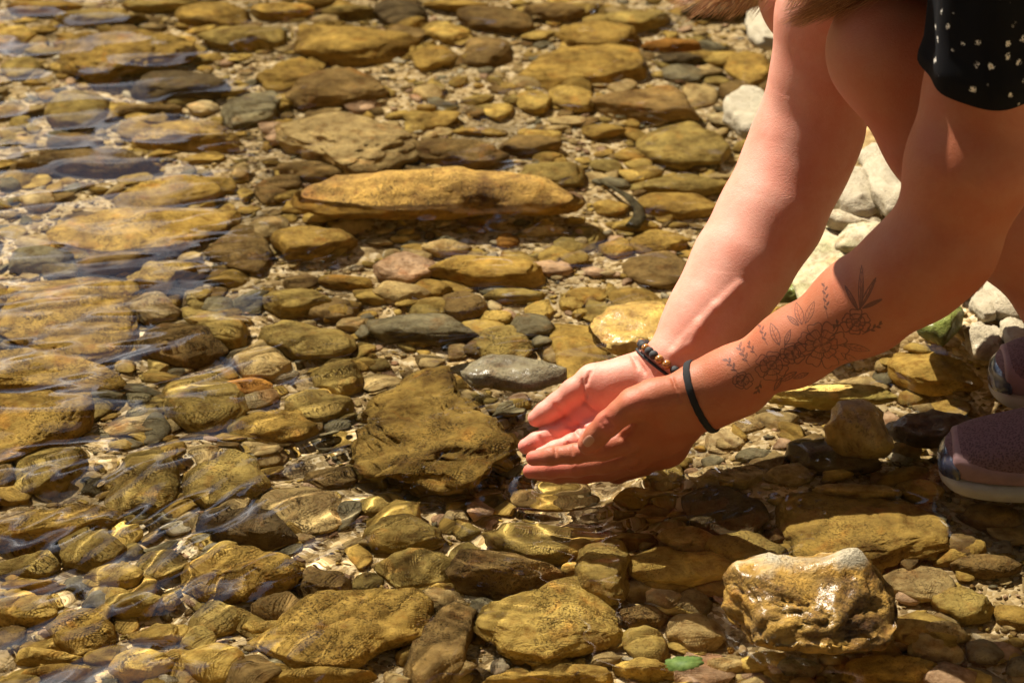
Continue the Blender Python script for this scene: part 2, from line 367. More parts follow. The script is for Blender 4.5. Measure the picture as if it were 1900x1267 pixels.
# (shape, colour, material, options, label) : label starting with '+' = full label, else short landmark-free words are generated
ROCKS = [
 ([(105,75),(150,42),(250,38),(330,62),(370,95),(330,125),(290,135),(245,160),(200,185),(150,165),(118,120)],'o','crust',dict(t=.75,sub=5,ang=.4,rough=.09,top=.004),'big rounded ochre boulder with dark crease at the far left of the stream'),
 (E_(330,166,192,58,2),'k','sub',dict(t=.45,box=.6,ang=.5),'dark oblong stone wedged against the front of the creased boulder'),
 ([(228,240),(290,224),(400,226),(455,240),(470,268),(440,290),(370,300),(260,288)],'o','crust',dict(t=.5,sub=5,ang=.6,rough=.06),'ochre crusty stone with a dark stained rim and deep shadow under it'),
 (E_(142,206,116,64,3),'l','sub',dict(t=.55,ang=.1),'rounded olive stone beside the sky reflection on the left'),
 (E_(270,208,150,28,0),'b','sub',dict(t=.3),''),
 ([(525,182),(580,145),(640,127),(700,140),(722,180),(660,202),(560,208)],'b','sub',dict(t=.5,sub=5,ang=.3),'round-backed brown boulder behind the pale wavy slab'),
 ([(500,235),(520,210),(600,208),(680,230),(760,250),(778,290),(700,318),(650,322),(590,285),(520,265)],'t','sub',dict(t=.3,sub=5,ang=.5,rough=.07),'wide tan slab with a wavy lower edge behind the long ochre slab'),
 (E_(850,286,185,50,5),'b','crust',dict(t=.35,ang=.5),'dark crusted stone touching the right end of the wavy tan slab'),
 ([(545,370),(590,330),(700,312),(830,308),(950,320),(1040,345),(1085,385),(1060,405),(900,412),(740,418),(620,420),(565,400)],'h','crust',dict(t=.24,sub=5,ang=.05,top=.022,dark=1.0,rough=.045,box=.95),'longest flat ochre slab, breaking the surface in the middle of the stream'),
 ([(550,70),(570,45),(700,50),(770,75),(760,110),(650,115),(570,100)],'o','sub',dict(t=.3,ang=.5),'wide blocky ochre rock right of the creased boulder'),
 (E_(450,70,150,46,-4),'l','sub',dict(t=.35),''),
 (E_(400,30,140,42,0),'o','sub',dict(t=.4),''),
 (E_(185,36,165,34,-3),'l','sub',dict(t=.35),''),
 (E_(28,70,76,42,0),'y','sub',dict(t=.5,ang=.2),''),
 (E_(40,126,80,34,0),'l','sub',dict(),''),
 (E_(545,138,130,48,-8),'o','sub',dict(t=.35,ang=.5),''),
 (E_(465,200,112,62,-15),'g','sub',dict(t=.35,ang=.6),'grey angular slab tilted between the oblong stone and the wavy slab'),
 (E_(378,202,60,24,0),'p','sub',dict(),''),
 (E_(140,264,102,30,-3),'b','sub',dict(),''),
 ([(30,312),(90,290),(160,282),(230,284),(255,300),(305,322),(240,326),(120,322)],'b','crust',dict(t=.22,ang=.5),'flat brown crusted slab running into the sky reflection'),
 ([(215,372),(262,345),(320,328),(400,326),(425,345),(400,368),(320,385),(240,392)],'o','crust',dict(t=.25,ang=.4),'low ochre stone sloping left below the crusty stone'),
 ([(85,430),(150,402),(300,386),(395,395),(412,432),(340,462),(200,472),(120,458)],'o','crust',dict(t=.18,sub=5,ang=.35,dark=1.15),'broad flat speckled slab below the sky reflection'),
 ([(508,440),(560,424),(640,430),(662,450),(600,480),(540,482)],'o','sub',dict(t=.5,ang=.35),'smooth two-toned stone just below the left end of the longest slab'),
 ([(375,470),(440,426),(475,430),(525,500),(490,505),(420,487)],'b','crust',dict(t=.25,ang=.6),'triangular brown stone left of the smooth two-toned stone'),
 (E_(80,482,122,46,0),'g','sub',dict(t=.4),''),
 (E_(208,491,150,40,-5),'b','sub',dict(t=.35),''),
 ([(237,505),(290,488),(360,490),(372,500),(330,520),(310,545),(250,535)],'y','crust',dict(t=.5,ang=.7,rough=.08),'knobbly yellow crusted stone above the smooth pale grey stone'),
 ([(0,540),(60,520),(230,515),(247,555),(245,600),(265,640),(200,670),(120,660),(30,630),(0,610)],'o','crust',dict(t=.2,sub=5,ang=.4,rough=.04),'largest flat slab at the left edge under the rippled water'),
 ([(233,565),(255,548),(300,550),(330,575),(325,592),(275,598)],'p','sub',dict(t=.5,ang=.2,dark=.85),'smooth pale grey stone at the right edge of the largest left slab'),
 (E_(400,605,150,52,20),'l','sub',dict(t=.4),''),
 (E_(335,640,165,56,5),'b','crust',dict(t=.35),''),
 ([(-40,665),(40,650),(180,685),(238,715),(150,732),(60,722),(-40,712)],'o','crust',dict(t=.25,ang=.5),'long slab with a dark front edge below the largest left slab'),
 (E_(487,668,108,54,15),'t','sub',dict(t=.4,ang=.2),'smooth tan stone under clear ripples above the orange stone'),
 (E_(565,632,200,60,8),'l','sub',dict(t=.35),'wide olive stone with wavy light lines on it'),
 (E_(462,720,102,40,8),'r','sub',dict(t=.45,ang=.5),'only bright orange stone, among the ripples at left'),
 (E_(385,742,172,84,8),'l','sub',dict(t=.3),'flat olive stone in front of the orange stone'),
 (E_(628,696,96,62,0),'l','sub',dict(t=.45,box=.55),''),
 (E_(514,795,152,66,-4),'o','sub',dict(t=.4,ang=.6),''),
 (E_(592,755,122,56,0),'l','sub',dict(t=.4),''),
 ([(-50,750),(60,730),(150,745),(172,772),(90,832),(20,862),(-50,860)],'o','crust',dict(t=.45,sub=5),'large ochre boulder cut by the left edge under strong ripples'),
 ([(645,812),(680,740),(722,700),(790,668),(832,680),(850,725),(900,770),(935,820),(942,852),(880,882),(830,906),(740,892),(680,872)],'o','crust',dict(t=.38,sub=5,ang=.7,rough=.12,top=-.012,dark=.66),'large rough brown rock just left of the fingertips'),
 ([(835,672),(870,665),(980,670),(1045,692),(1052,704),(980,724),(880,716)],'g','wet',dict(t=.22,top=.014,ang=.35,box=.6,dark=.95),'grey flat slab with straight top behind the far thumb'),
 ([(1013,602),(1060,600),(1105,605),(1127,670),(1118,708),(1060,712),(1030,668)],'o','sub',dict(t=.3,ang=.3),'upright flat ochre stone behind the far hand'),
 ([(1095,602),(1150,565),(1230,568),(1245,600),(1240,645),(1160,660),(1110,640)],'o','wet',dict(t=.35,top=.012),'wet ochre rock splashed by foam behind the bead bracelet'),
 (E_(1166,640,78,34,-4),'y','wet',dict(t=.5,top=.022,ang=.1),'small bright yellow stone lying on the splashed wet rock'),
 (E_(985,607,82,46,0),'g','sub',dict(t=.6,ang=.1),'rounded grey green cobble behind the grey flat slab'),
 ([(798,505),(850,476),(960,478),(1022,516),(1000,530),(900,530)],'o','sub',dict(t=.3,ang=.4,dark=1.1),'flat ochre stone with straight shadowed edge below the longest slab'),
 (E_(755,498,122,52,0),'n','sub',dict(t=.45,ang=.5),'lumpy pinkish stone left of the flat ochre stone'),
 (E_(1022,497,74,30,5),'n','sub',dict(t=.35,ang=.2),'small flat pink stone on the sand right of centre'),
 (E_(738,545,125,40,8),'t','sub',dict(t=.35),''),
 (E_(790,612,212,52,3),'g','sub',dict(t=.28,ang=.4),'long grey green slab above the large rough brown rock'),
 (E_(925,635,116,62,12),'l','crust',dict(t=.4,ang=.6),''),
 (E_(640,525,105,30,6),'o','sub',dict(),''),
 (E_(800,537,72,30,0),'o','sub',dict(),''),
 (E_(857,566,84,46,0),'b','sub',dict(t=.5,box=.5,ang=.5),'small blocky brown stone standing in the dark water'),
 (E_(950,549,112,26,4),'l','sub',dict(t=.3),''),
 (E_(1000,575,55,30,-10),'y','sub',dict(),''),
 ([(1098,190),(1150,160),(1230,163),(1275,192),(1292,218),(1200,226),(1130,216)],'b','sub',dict(t=.4,ang=.55,dark=1.3),'rust brown wedge stone with dark shadow, left of the dry white rock'),
 (E_(1265,272,172,78,5),'l','sub',dict(t=.3,ang=.3),'wide flat olive stone left of the far forearm'),
 ([(932,165),(980,130),(1050,100),(1130,90),(1185,98),(1192,140),(1120,157),(1010,168),(960,180)],'o','sub',dict(t=.35,sub=5,ang=.4),'long ochre boulder sloping down to the left near the top'),
 (E_(1068,186,92,42,8),'y','sub',dict(ang=.6),''),
 (E_(990,188,72,40,0),'y','sub',dict(),''),
 (E_(982,275,108,38,0),'b','sub',dict(),''),
 (E_(1028,325,136,50,0),'l','sub',dict(t=.4),''),
 (E_(1262,344,205,36,0),'l','sub',dict(t=.22,box=.55),''),
 (E_(1262,380,156,42,0),'o','sub',dict(t=.3),''),
 (E_(1312,296,46,34,10),'g','sub',dict(t=.5,ang=.1),'small round grey green pebble resting on the wide olive stone'),
 (E_(905,97,102,56,0),'b','sub',dict(t=.45),''),
 (E_(805,107,92,44,-5),'o','sub',dict(),''),
 (E_(752,65,86,40,0),'b','sub',dict(),''),
 (E_(920,36,156,46,8),'b','sub',dict(t=.35),''),
 (E_(850,12,120,28,0),'o','sub',dict(),''),
 (E_(740,24,90,46,8),'k','sub',dict(),''),
 (E_(1035,24,112,36,6),'b','sub',dict(),''),
 (E_(1180,38,136,38,-5),'l','sub',dict(),''),
 (E_(1110,68,150,50,0),'o','sub',dict(t=.35),''),
 (E_(1245,86,108,32,0),'r','sub',dict(dark=.7),''),
 (E_(1258,111,84,26,0),'k','sub',dict(),''),
 (E_(1268,138,82,34,0),'g','sub',dict(),''),
 (E_(1390,128,80,60,0),'o','sub',dict(),''),
 (E_(1370,172,90,40,0),'b','sub',dict(),''),
 (E_(1222,450,122,34,-4),'o','sub',dict(t=.3,box=.6),''),
 (E_(1142,461,64,30,0),'o','sub',dict(),''),
 (E_(1222,500,134,66,8),'b','sub',dict(t=.3),''),
 (E_(835,62,90,36,10),'y','sub',dict(),''),
 (E_(650,22,110,28,0),'l','sub',dict(),''),
 (E_(520,20,120,30,0),'o','sub',dict(),''),
 (E_(295,12,130,26,0),'l','sub',dict(),''),
 (E_(80,14,130,30,0),'o','sub',dict(),''),
 (E_(1010,430,80,20,0),'p','sub',dict(),''),
 (E_(830,462,95,28,-8),'t','sub',dict(),''),
 (E_(940,447,46,24,0),'r','sub',dict(dark=.6),''),
 (E_(525,340,70,36,0),'b','sub',dict(),''),
 (E_(575,316,130,30,6),'b','sub',dict(t=.25),''),
 (E_(505,352,70,40,0),'b','sub',dict(),''),
 (E_(1135,385,70,28,0),'o','sub',dict(),''),
 (E_(1180,420,90,26,0),'y','sub',dict(),''),
 (E_(1060,560,50,30,0),'y','sub',dict(),''),
 (E_(920,588,60,26,0),'y','sub',dict(),''),
 (E_(620,576,90,40,5),'b','sub',dict(),''),
 (E_(545,560,130,44,6),'l','sub',dict(),''),
 (E_(660,600,70,26,0),'t','sub',dict(),''),
 # lower left
 ([(200,905),(225,862),(255,840),(320,860),(328,920),(300,945),(225,935)],'l','crust',dict(t=.45,ang=.6),'angular olive stone left of the rounded stone with light lines'),
 (E_(417,892,158,90,3),'l','crust',dict(t=.5,ang=.25),'rounded brown stone crossed by bright wavy light lines'),
 (E_(95,872,130,60,-12),'l','sub',dict(t=.4),''),
 ([(370,950),(420,944),(505,955),(545,985),(500,1010),(430,1002),(375,980)],'k','crust',dict(t=.45,ang=.45,dark=1.3),'dark brown fuzzy stone below the rounded stone with light lines'),
 (E_(568,945,148,72,5),'t','crust',dict(t=.25),''),
 ([(-30,985),(40,960),(140,933),(205,945),(225,975),(160,1000),(60,1010),(-30,1010)],'o','crust',dict(t=.3),'long ochre stone at the lower left edge sloping up to the right'),
 (E_(170,1021,132,62,3),'l','sub',dict(t=.45,ang=.3),'oval olive stone with a scalloped rim at lower left'),
 (E_(48,1046,118,46,-3),'l','crust',dict(),''),
 (E_(216,1072,108,42,3),'y','sub',dict(t=.5,ang=.05,dark=.85),'smooth egg-shaped ochre pebble at lower left'),
 ([(315,1080),(350,1030),(420,1010),(500,1030),(580,1055),(545,1088),(450,1100),(380,1100)],'o','crust',dict(t=.3,sub=5,ang=.5),'broad ochre slab with rough top and dark front at lower left'),
 ([(542,1100),(575,1060),(610,1056),(645,1085),(640,1108),(590,1112)],'b','sub',dict(t=.5,ang=.6),'dark pointed stone at the right end of the broad ochre slab'),
 (E_(300,1050,90,52,-8),'l','sub',dict(),''),
 (E_(233,991,60,28,0),'y','sub',dict(),''),
 (E_(38,1132,130,50,6),'y','sub',dict(),''),
 (E_(245,1118,110,48,0),'l','sub',dict(),''),
 (E_(150,1170,120,74,0),'o','crust',dict(ang=.5),''),
 (E_(92,1218,136,28,5),'y','sub',dict(),'yellow finger-shaped stone near the bottom left corner'),
 (E_(112,1198,88,18,3),'y','sub',dict(),''),
 (E_(110,1250,150,38,5),'o','sub',dict(),''),
 (E_(290,1176,110,46,0),'y','sub',dict(),''),
 (E_(368,1186,64,54,0),'l','sub',dict(),''),
 (E_(400,1146,100,52,0),'l','sub',dict(),''),
 (E_(518,1122,110,42,-8),'b','sub',dict(),''),
 (E_(395,1232,130,64,8),'y','sub',dict(),''),
 (E_(265,1238,110,50,0),'y','sub',dict(),''),
 (E_(500,1160,100,34,0),'y','sub',dict(),''),
 (E_(310,1115,56,36,0),'y','sub',dict(),''),
 (E_(20,1180,60,40,0),'b','sub',dict(),''),
 (E_(60,1090,110,30,0),'o','sub',dict(),''),
 ([(460,1185),(550,1132),(640,1105),(760,1095),(802,1120),(790,1180),(720,1195),(640,1238),(560,1228)],'o','crust',dict(t=.22,sub=5,ang=.5),'widest ochre slab at the bottom, left of the brown upright stone'),
 (E_(600,1258,200,36,-2),'o','sub',dict(),''),
 # lower middle
 ([(665,1000),(700,972),(760,962),(822,980),(815,1005),(750,1025),(690,1018)],'l','sub',dict(t=.4,ang=.35),'oval olive stone on pale gravel below the large rough brown rock'),
 ([(893,990),(930,972),(1000,970),(1072,1005),(1060,1040),(1000,1042),(920,1022)],'l','sub',dict(t=.35,ang=.3),'smooth olive stone directly below the fingertips'),
 (E_(772,1056,138,60,2),'l','sub',dict(t=.35,ang=.3),'flat oval olive stone left of the dark wedge stone'),
 ([(835,1065),(865,1020),(900,1018),(1000,1060),(1055,1075),(1050,1095),(950,1102),(850,1088)],'b','crust',dict(t=.42,ang=.6),'dark brown wedge stone left of the round olive stone'),
 (E_(1120,1062,116,102,0),'l','sub',dict(t=.75,ang=.15,sub=5,emb=.7,box=.9),'round olive ball-shaped stone below the hands'),
 ([(1150,1035),(1210,1015),(1330,1030),(1362,1070),(1260,1085),(1190,1077)],'y','sub',dict(t=.25,ang=.4),'flat yellow slab right of the round olive ball-shaped stone'),
 ([(880,1170),(900,1130),(990,1105),(1070,1090),(1142,1140),(1152,1190),(1090,1200),(1000,1224),(940,1208)],'y','crust',dict(t=.3,sub=5,ang=.55,dark=.88),'large angular ochre slab at bottom centre with a jagged front'),
 ([(765,1215),(780,1160),(840,1130),(882,1150),(870,1190),(865,1240),(800,1275),(750,1262)],'b','crust',dict(t=.5,ang=.4,dark=1.2),'brown upright stone leaning on the widest bottom slab'),
 (E_(822,1116,90,40,8),'t','sub',dict(),''),
 (E_(895,1128,62,36,0),'g','sub',dict(),''),
 (E_(1235,1109,72,38,15),'p','sub',dict(t=.45),''),
 (E_(1195,1145,92,46,0),'b','crust',dict(),''),
 (E_(1195,1196,88,60,15),'l','sub',dict(),''),
 (E_(1190,1240,112,34,5),'y','sub',dict(),''),
 (E_(1090,1252,96,30,4),'o','sub',dict(),''),
 (E_(926,1238,42,28,0),'w','sub',dict(dark=.8),'tiny white pebble in front of the angular ochre slab'),
 (E_(985,1262,170,34,0),'o','sub',dict(),''),
 (E_(700,940,70,36,0),'l','sub',dict(),''),
 (E_(640,960,60,40,-30),'g','sub',dict(),''),
 (E_(610,885,110,46,8),'b','crust',dict(),''),
 (E_(720,935,50,26,0),'y','sub',dict(),''),
 (E_(870,985,44,30,0),'l','sub',dict(),''),
 (E_(845,960,54,22,0),'p','sub',dict(),''),
 (E_(850,1255,60,24,0),'l','sub',dict(),''),
 # lower right
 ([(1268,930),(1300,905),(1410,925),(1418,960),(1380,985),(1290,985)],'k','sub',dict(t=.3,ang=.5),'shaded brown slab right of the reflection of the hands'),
 (E_(1277,1001,108,44,3),'t','sub',dict(t=.45,ang=.35),'sunlit tan stone just below the shaded brown slab'),
 (E_(1165,1000,110,30,5),'b','sub',dict(),''),
 ([(1305,1010),(1340,990),(1400,995),(1460,1035),(1430,1060),(1370,1056)],'l','sub',dict(t=.45,ang=.4),'olive stone above the large wet yellow rock'),
 ([(1425,955),(1450,925),(1500,920),(1680,935),(1740,970),(1758,1010),(1660,1032),(1600,1046),(1470,1046),(1450,985)],'o','sub',dict(t=.18,sub=5,ang=.45,dark=.75),'large flat slab half in shadow beyond the wet yellow rock'),  # colour darkened to stand in for the shadow over it
 (E_(1588,915,166,32,-1),'t','sub',dict(t=.3,box=.6),'narrow sunlit stone lying beyond the half-shaded slab'),
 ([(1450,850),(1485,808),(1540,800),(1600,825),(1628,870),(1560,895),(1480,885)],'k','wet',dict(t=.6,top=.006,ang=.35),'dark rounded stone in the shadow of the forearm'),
 ([(1528,805),(1558,750),(1600,742),(1640,770),(1655,825),(1600,840)],'y','tip',dict(t=.8,top=.058,ang=.6,dark=.8),'wet golden stone with a dry white tip below the forearm'),
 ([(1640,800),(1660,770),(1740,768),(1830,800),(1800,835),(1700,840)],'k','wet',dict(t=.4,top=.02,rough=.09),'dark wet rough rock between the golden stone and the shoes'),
 ([(1330,1100),(1350,1070),(1440,1050),(1540,1055),(1580,1030),(1630,1045),(1665,1085),(1675,1120),(1650,1170),(1640,1200),(1560,1212),(1450,1197),(1370,1172),(1335,1140)],'h','hero',dict(t=.38,sub=5,ang=.75,top=.042,rough=.07,dark=.78,tilt=(.10,.2,.62,.50,.35)),'large wet yellow rock with a dry pale top at lower right'),
 (E_(1700,912,96,40,5),'o','sub',dict(),''),
 (E_(1700,1080,150,64,8),'t','sub',dict(t=.3),''),
 (E_(1790,1122,120,56,8),'l','sub',dict(),''),
 (E_(1745,1175,108,34,5),'t','sub',dict(),''),
 (E_(1738,1207,108,46,8),'t','sub',dict(t=.4,ang=.4),''),
 (E_(1826,1209,78,44,0),'g','sub',dict(ang=.2),''),
 (E_(1645,1250,200,54,0),'o','sub',dict(t=.3),'ochre slab cut by the bottom edge under the wet yellow rock'),
 (E_(1800,1262,100,40,0),'y','sub',dict(),''),
 (E_(1840,960,120,40,5),'b','sub',dict(),''),
 (E_(1780,1015,100,44,5),'b','sub',dict(),''),
 (E_(1830,1050,120,44,0),'b','sub',dict(),''),
 (E_(1345,1235,80,30,0),'t','sub',dict(),''),
 (E_(1415,1230,90,36,0),'y','sub',dict(),''),
 (E_(1290,1175,110,60,0),'t','sub',dict(),''),
 (E_(1480,1240,80,36,0),'g','sub',dict(),''),
 (E_(1370,783,112,46,-5),'t','sub',dict(t=.3,dark=1.2),'flat tan stone under the black wristband'),
 (E_(1345,816,76,42,-8),'p','sub',dict(t=.3,ang=.5),'pale rounded-triangle stone on the sand under the wrist'),
 (E_(1345,884,150,46,0),'p','crust',dict(t=.3,ang=.8,rough=.09),'pale rough ledge stone beside the knuckles of the near hand'),
 (E_(1236,872,76,60,0),'l','sub',dict(t=.4),''),
 (E_(1405,845,70,26,0),'g','sub',dict(),''),
 (E_(1200,920,100,36,0),'o','sub',dict(),''),
 ([(1408,742),(1450,706),(1580,700),(1645,720),(1662,745),(1570,765),(1480,762)],'l','lmoss',dict(t=.28,sub=5,top=.004,dark=1.5,ang=.4),'flat pale stone with a green patch below the tattooed forearm'),
 (E_(1745,690,180,84,3),'o','sub',dict(t=.4,dark=1.1),'submerged golden rock left of the far shoe'),
 (E_(1738,582,104,90,-20),'m','moss',dict(t=.7,top=.06,ang=.3),'round mossy green stone below the near elbow'),
 ([(1788,605),(1830,600),(1885,645),(1872,662),(1800,655)],'w','bank',dict(t=.5,ang=.7,box=.6,top=.034),'angular white stone with flat top beside the mossy stone'),
 (E_(1826,566,50,54,10),'g','bank',dict(t=.6,top=.045,ang=.3),'upright grey stone behind the angular white stone'),
 (E_(1875,555,110,90,10),'t','bank',dict(t=.5,top=.05,dark=1.2),'bumpy wet tan rock at the right edge'),
 (E_(1890,625,60,70,10),'w','bank',dict(t=.5,top=.04),''),
 (E_(1840,500,90,40,0),'p','bank',dict(top=.05),''),
 (E_(1870,470,90,36,5),'p','bank',dict(top=.05),''),
 (E_(1802,532,60,22,0),'w','bank',dict(top=.045),''),
 (E_(1815,510,40,24,0),'b','bank',dict(top=.045),''),
 (E_(1795,618,40,28,0),'y','bank',dict(top=.025),''),
 ([(1470,520),(1500,440),(1560,425),(1640,440),(1650,500),(1600,550),(1480,560)],'w','lmoss',dict(t=.35,top=.05,ang=.4),'broad whitish stone stained pale green behind the forearms'),
 (E_(1600,445,110,60,-8),'w','lmoss',dict(t=.5,top=.07),'rounded pale greenish stone between the two arms'),
 (E_(1585,408,120,42,4),'w','dry',dict(t=.35,top=.07,dark=.85),'flat white stone on the bank between the arms'),
 (E_(1590,358,90,88,-10),'w','bank',dict(t=.7,top=.09),'white-topped boulder half dark seen between the arms'),
 (E_(1650,330,100,130,15),'p','bank',dict(t=.6,top=.10,rough=.08),'wet pale lumpy rock under the knee'),
 (E_(1620,270,70,60,0),'t','dry',dict(top=.08),''),
 (E_(1393,212,104,74,8),'w','bank',dict(t=.55,top=.05,ang=.3),'wet white rock with golden side left of the far elbow'),
 (E_(1425,50,90,70,0),'w','bank',dict(t=.5,top=.05),'dry white rock at the top behind the hanging hair'),
 (E_(1465,545,80,36,0),'m','moss',dict(top=.015,t=.5),'small wet mossy stone between the two forearms'),
 (E_(1330,20,130,40,0),'k','sub',dict(),''),
]
objs = []
for i, (shp, colr, mt, kw, lab) in enumerate(ROCKS):
    poly = lens_poly(*shp[1:], i, .3) if shp[0] == 'e' else shp
    k = dict(ang=.35); k.update(kw)
    o = place_rock(poly, colr, mt, i + 3, name='rock' if lab else 'stone', **k)
    objs.append((o, colr, lab))
print('rocks', len(objs), time.time() - T0)
# gap fillers: middling stones, each an object of its own
rng = np.random.default_rng(11); nfill = 300 - len(objs); tries = 0; made = 0
BASE = list(TR)
while made < nfill and tries < 60000:
    tries += 1
    px, py = rng.uniform(-20, 1920), rng.uniform(0, 1290); sc_ = .62 + .55 * py / 1267
    w = rng.uniform(38, 84) * sc_ * (1 if tries < 15000 else .75); h = w * rng.uniform(.38, .56)
    if any(abs(px - c[0]) < (c[2] * .85 + w * .42) and abs(py - c[1]) < (c[3] * .85 + h * .45) for c in TR): continue
    if 1250 < px < 1480 and 740 < py < 880 and rng.random() < .9: continue
    q = hit(px, py, -.05); 
    colr = rng.choice(list('ooyylbbtpg' if bank_d(q[0], q[1]) < -.05 else 'wptobwn'))
    dry = bed_z(q[0], q[1]) > -.012
    poly = lens_poly(px, py, w, h, rng.uniform(-14, 14), 400 + made, .3)
    o = place_rock(poly, colr, 'bank' if dry else 'sub', 500 + made, sub=3, t=rng.uniform(.3, .6), ang=rng.uniform(.1, .7))
    objs.append((o, colr, '')); made += 1
print('fill', made, tries, time.time() - T0)

# labels of the lesser stones: size, colour, form and the two landmarks they lie between
LM = [(o['px'][0], o['px'][1], s) for (o, c, l), s in [((o, c, l), l) for o, c, l in objs if l]]
SHORT = {}
for (x, y, s) in LM: pass
LANDS = [(235,108,'creased boulder'),(330,165,'dark oblong stone'),(345,262,'rim-stained crusty stone'),(142,206,'rounded olive stone at far left'),(620,165,'round-backed boulder'),(640,262,'wavy tan slab'),(700,365,'left half of the longest slab'),
 (960,365,'right half of the longest slab'),(650,80,'blocky ochre rock'),(260,430,'broad speckled slab'),(585,452,'two-toned stone'),(450,468,'triangular brown stone'),(300,512,'knobbly yellow stone'),(120,600,'largest left slab'),
 (285,572,'smooth pale grey stone'),(462,720,'orange stone'),(75,790,'left edge boulder'),(790,780,'large rough brown rock'),(940,695,'grey flat slab'),(1065,650,'upright flat stone'),(910,505,'flat ochre stone'),
 (755,498,'lumpy pinkish stone'),(790,612,'long grey green slab'),(1190,195,'rust brown wedge'),(1265,272,'wide olive stone'),(1060,130,'long sloping ochre boulder'),(263,895,'angular olive stone'),(417,892,'stone with wavy light lines'),
 (450,975,'dark fuzzy stone'),(170,1021,'scalloped olive stone'),(216,1072,'egg-shaped pebble'),(445,1060,'broad rough slab'),(92,1218,'finger-shaped stone'),(650,1165,'widest bottom slab'),(745,992,'oval stone on pale gravel'),
 (985,1005,'smooth olive stone under the fingertips'),(940,1060,'dark wedge stone'),(1120,1062,'ball-shaped stone'),(1020,1160,'jagged ochre slab'),(820,1200,'brown upright stone'),(1255,1050,'flat yellow slab'),(1590,990,'half-shaded slab'),
 (1500,1110,'wet yellow rock'),(1540,850,'dark rounded stone'),(1600,790,'golden stone with white tip'),(1535,735,'green-patched stone'),(1740,580,'mossy green stone'),(1830,632,'angular white stone'),(1393,212,'wet white rock'),
 (1740,690,'submerged golden rock'),(1345,884,'pale ledge stone'),(1800,850,'near shoe'),(1870,700,'far shoe'),(1220,660,'bead bracelet'),(1080,880,'cupped hands'),(1330,30,'hanging hair'),(920,36,'top edge of the picture'),(400,20,'top edge at the left'),(1560,460,'green-stained white stone')]
seen = {}
for o, colr, lab in objs:
    cx, cy_, w, h = o['px']; wd = w / (.62 + .55 * cy_ / 1267)
    if lab: tag(o, lab, 'rock' if w > 110 else 'stone')
    else:
        ds = sorted(((cx - x) ** 2 + (2.0 * (cy_ - y)) ** 2, x, y, s) for x, y, s in LANDS); _, x1, y1, s1 = ds[0]
        if abs(cx - x1) > 1.3 * abs(cy_ - y1): rel = 'left of' if cx < x1 else 'right of'
        else: rel = 'above' if cy_ < y1 else 'below'
        s2 = next((s for d_, x, y, s in ds[1:6] if abs(math.atan2(y - cy_, x - cx) - math.atan2(y1 - cy_, x1 - cx)) > .9), ds[1][3])
        size = 'tiny' if wd < 42 else 'small' if wd < 70 else 'mid-sized' if wd < 120 else 'long'
        form = 'slim' if h / w < .36 else 'flat' if h / w < .47 else 'rounded' if h / w > .56 else 'oval'
        lb = f'{size} {form} {CN[colr]} stone {rel} the {s1}'
        use = lb
        for s2 in [s2] + [q[3] for q in ds[1:9]]:
            if use not in seen: break
            if len(lb.split()) + 2 + len(s2.split()) <= 16: use = lb + f', toward the {s2}'
        seen.setdefault(lb, []); seen.setdefault(use, []).append(o); tag(o, use, 'stone')
    o['group'] = 'stones lying in the stream bed' if bed_z(o.location.x, o.location.y) < -.012 else 'stones on the bank'
    del o['px']

# gravel: beyond counting
def gravel(name, n, lo, hi, sub, seed, pw, region, mat, lift=.25):
    rng = np.random.default_rng(seed); bv, bf = ICO[sub]; K = 10; shp = []
    for k in range(K):
        v = bv.copy(); 
        for _ in range(5):
            d = rng.normal(size=3); d /= np.linalg.norm(d); e = v @ d - rng.uniform(.45, .85); v = v - np.where(e > 0, e, 0)[:, None] * d
        shp.append(v * (1 + .12 * vnoise(bv * 2 + k * 9, k))[:, None])
    x = rng.uniform(region[0], region[1], n); y = rng.uniform(region[2], region[3], n)
    s = lo * (hi / lo) ** (rng.random(n) ** pw)
    yaw = rng.uniform(0, 2 * math.pi, n); asp = rng.uniform(.5, .95, n); th = rng.uniform(.25, .6, n)
    z = bed_z(x, y) + s * th * lift + rng.uniform(0, .002, n)
    tx, ty = rng.normal(0, .16, n), rng.normal(0, .16, n)
    base = rng.integers(0, K, n); allv = np.zeros((n, len(bv), 3), np.float32)
    for k in range(K):
        i = np.where(base == k)[0]; v = shp[k][None] * np.stack([s[i], s[i] * asp[i], s[i] * th[i]], -1)[:, None, :]
        c, s_ = np.cos(yaw[i])[:, None], np.sin(yaw[i])[:, None]
        X = v[..., 0] * c - v[..., 1] * s_; Y = v[..., 0] * s_ + v[..., 1] * c; Z = v[..., 2] + X * tx[i][:, None] + Y * ty[i][:, None]
        allv[i] = np.stack([X + x[i][:, None], Y + y[i][:, None], Z + z[i][:, None]], -1)
    F = (bf[None] + (np.arange(n) * len(bv))[:, None, None]).reshape(-1, 3)
    o = mk(name, allv.reshape(-1, 3), F, mat)
    pal = np.array([PAL[c] for c in ('pttooyylgbnntw' if sub < 3 else 'tooylbtyog')]); cc = pal[rng.integers(0, len(pal), n)] * rng.uniform(.62, 1.05, (n, 1))
    cc = np.repeat(np.c_[cc, np.ones(n)], len(bv), 0).astype(np.float32)
    a = o.data.attributes.new('tint', 'FLOAT_COLOR', 'POINT'); a.data.foreach_set('color', cc.ravel())
    return receive(tag(o, kind='stuff'))
tag(gravel('gravel', 34000, .0018, .0062, 1, 21, 1.4, (-.95, 1.0, -.80, 1.30), M['gravel'], .5), 'fine tan gravel covering the stream bed between the stones', 'gravel')
tag(gravel('small_stones', 3600, .012, .033, 3, 23, 1.5, (-1.15, 1.25, -.95, 1.55), M['gravel'], .45), 'uncounted small flat stones packed between the larger ones', 'small stones')
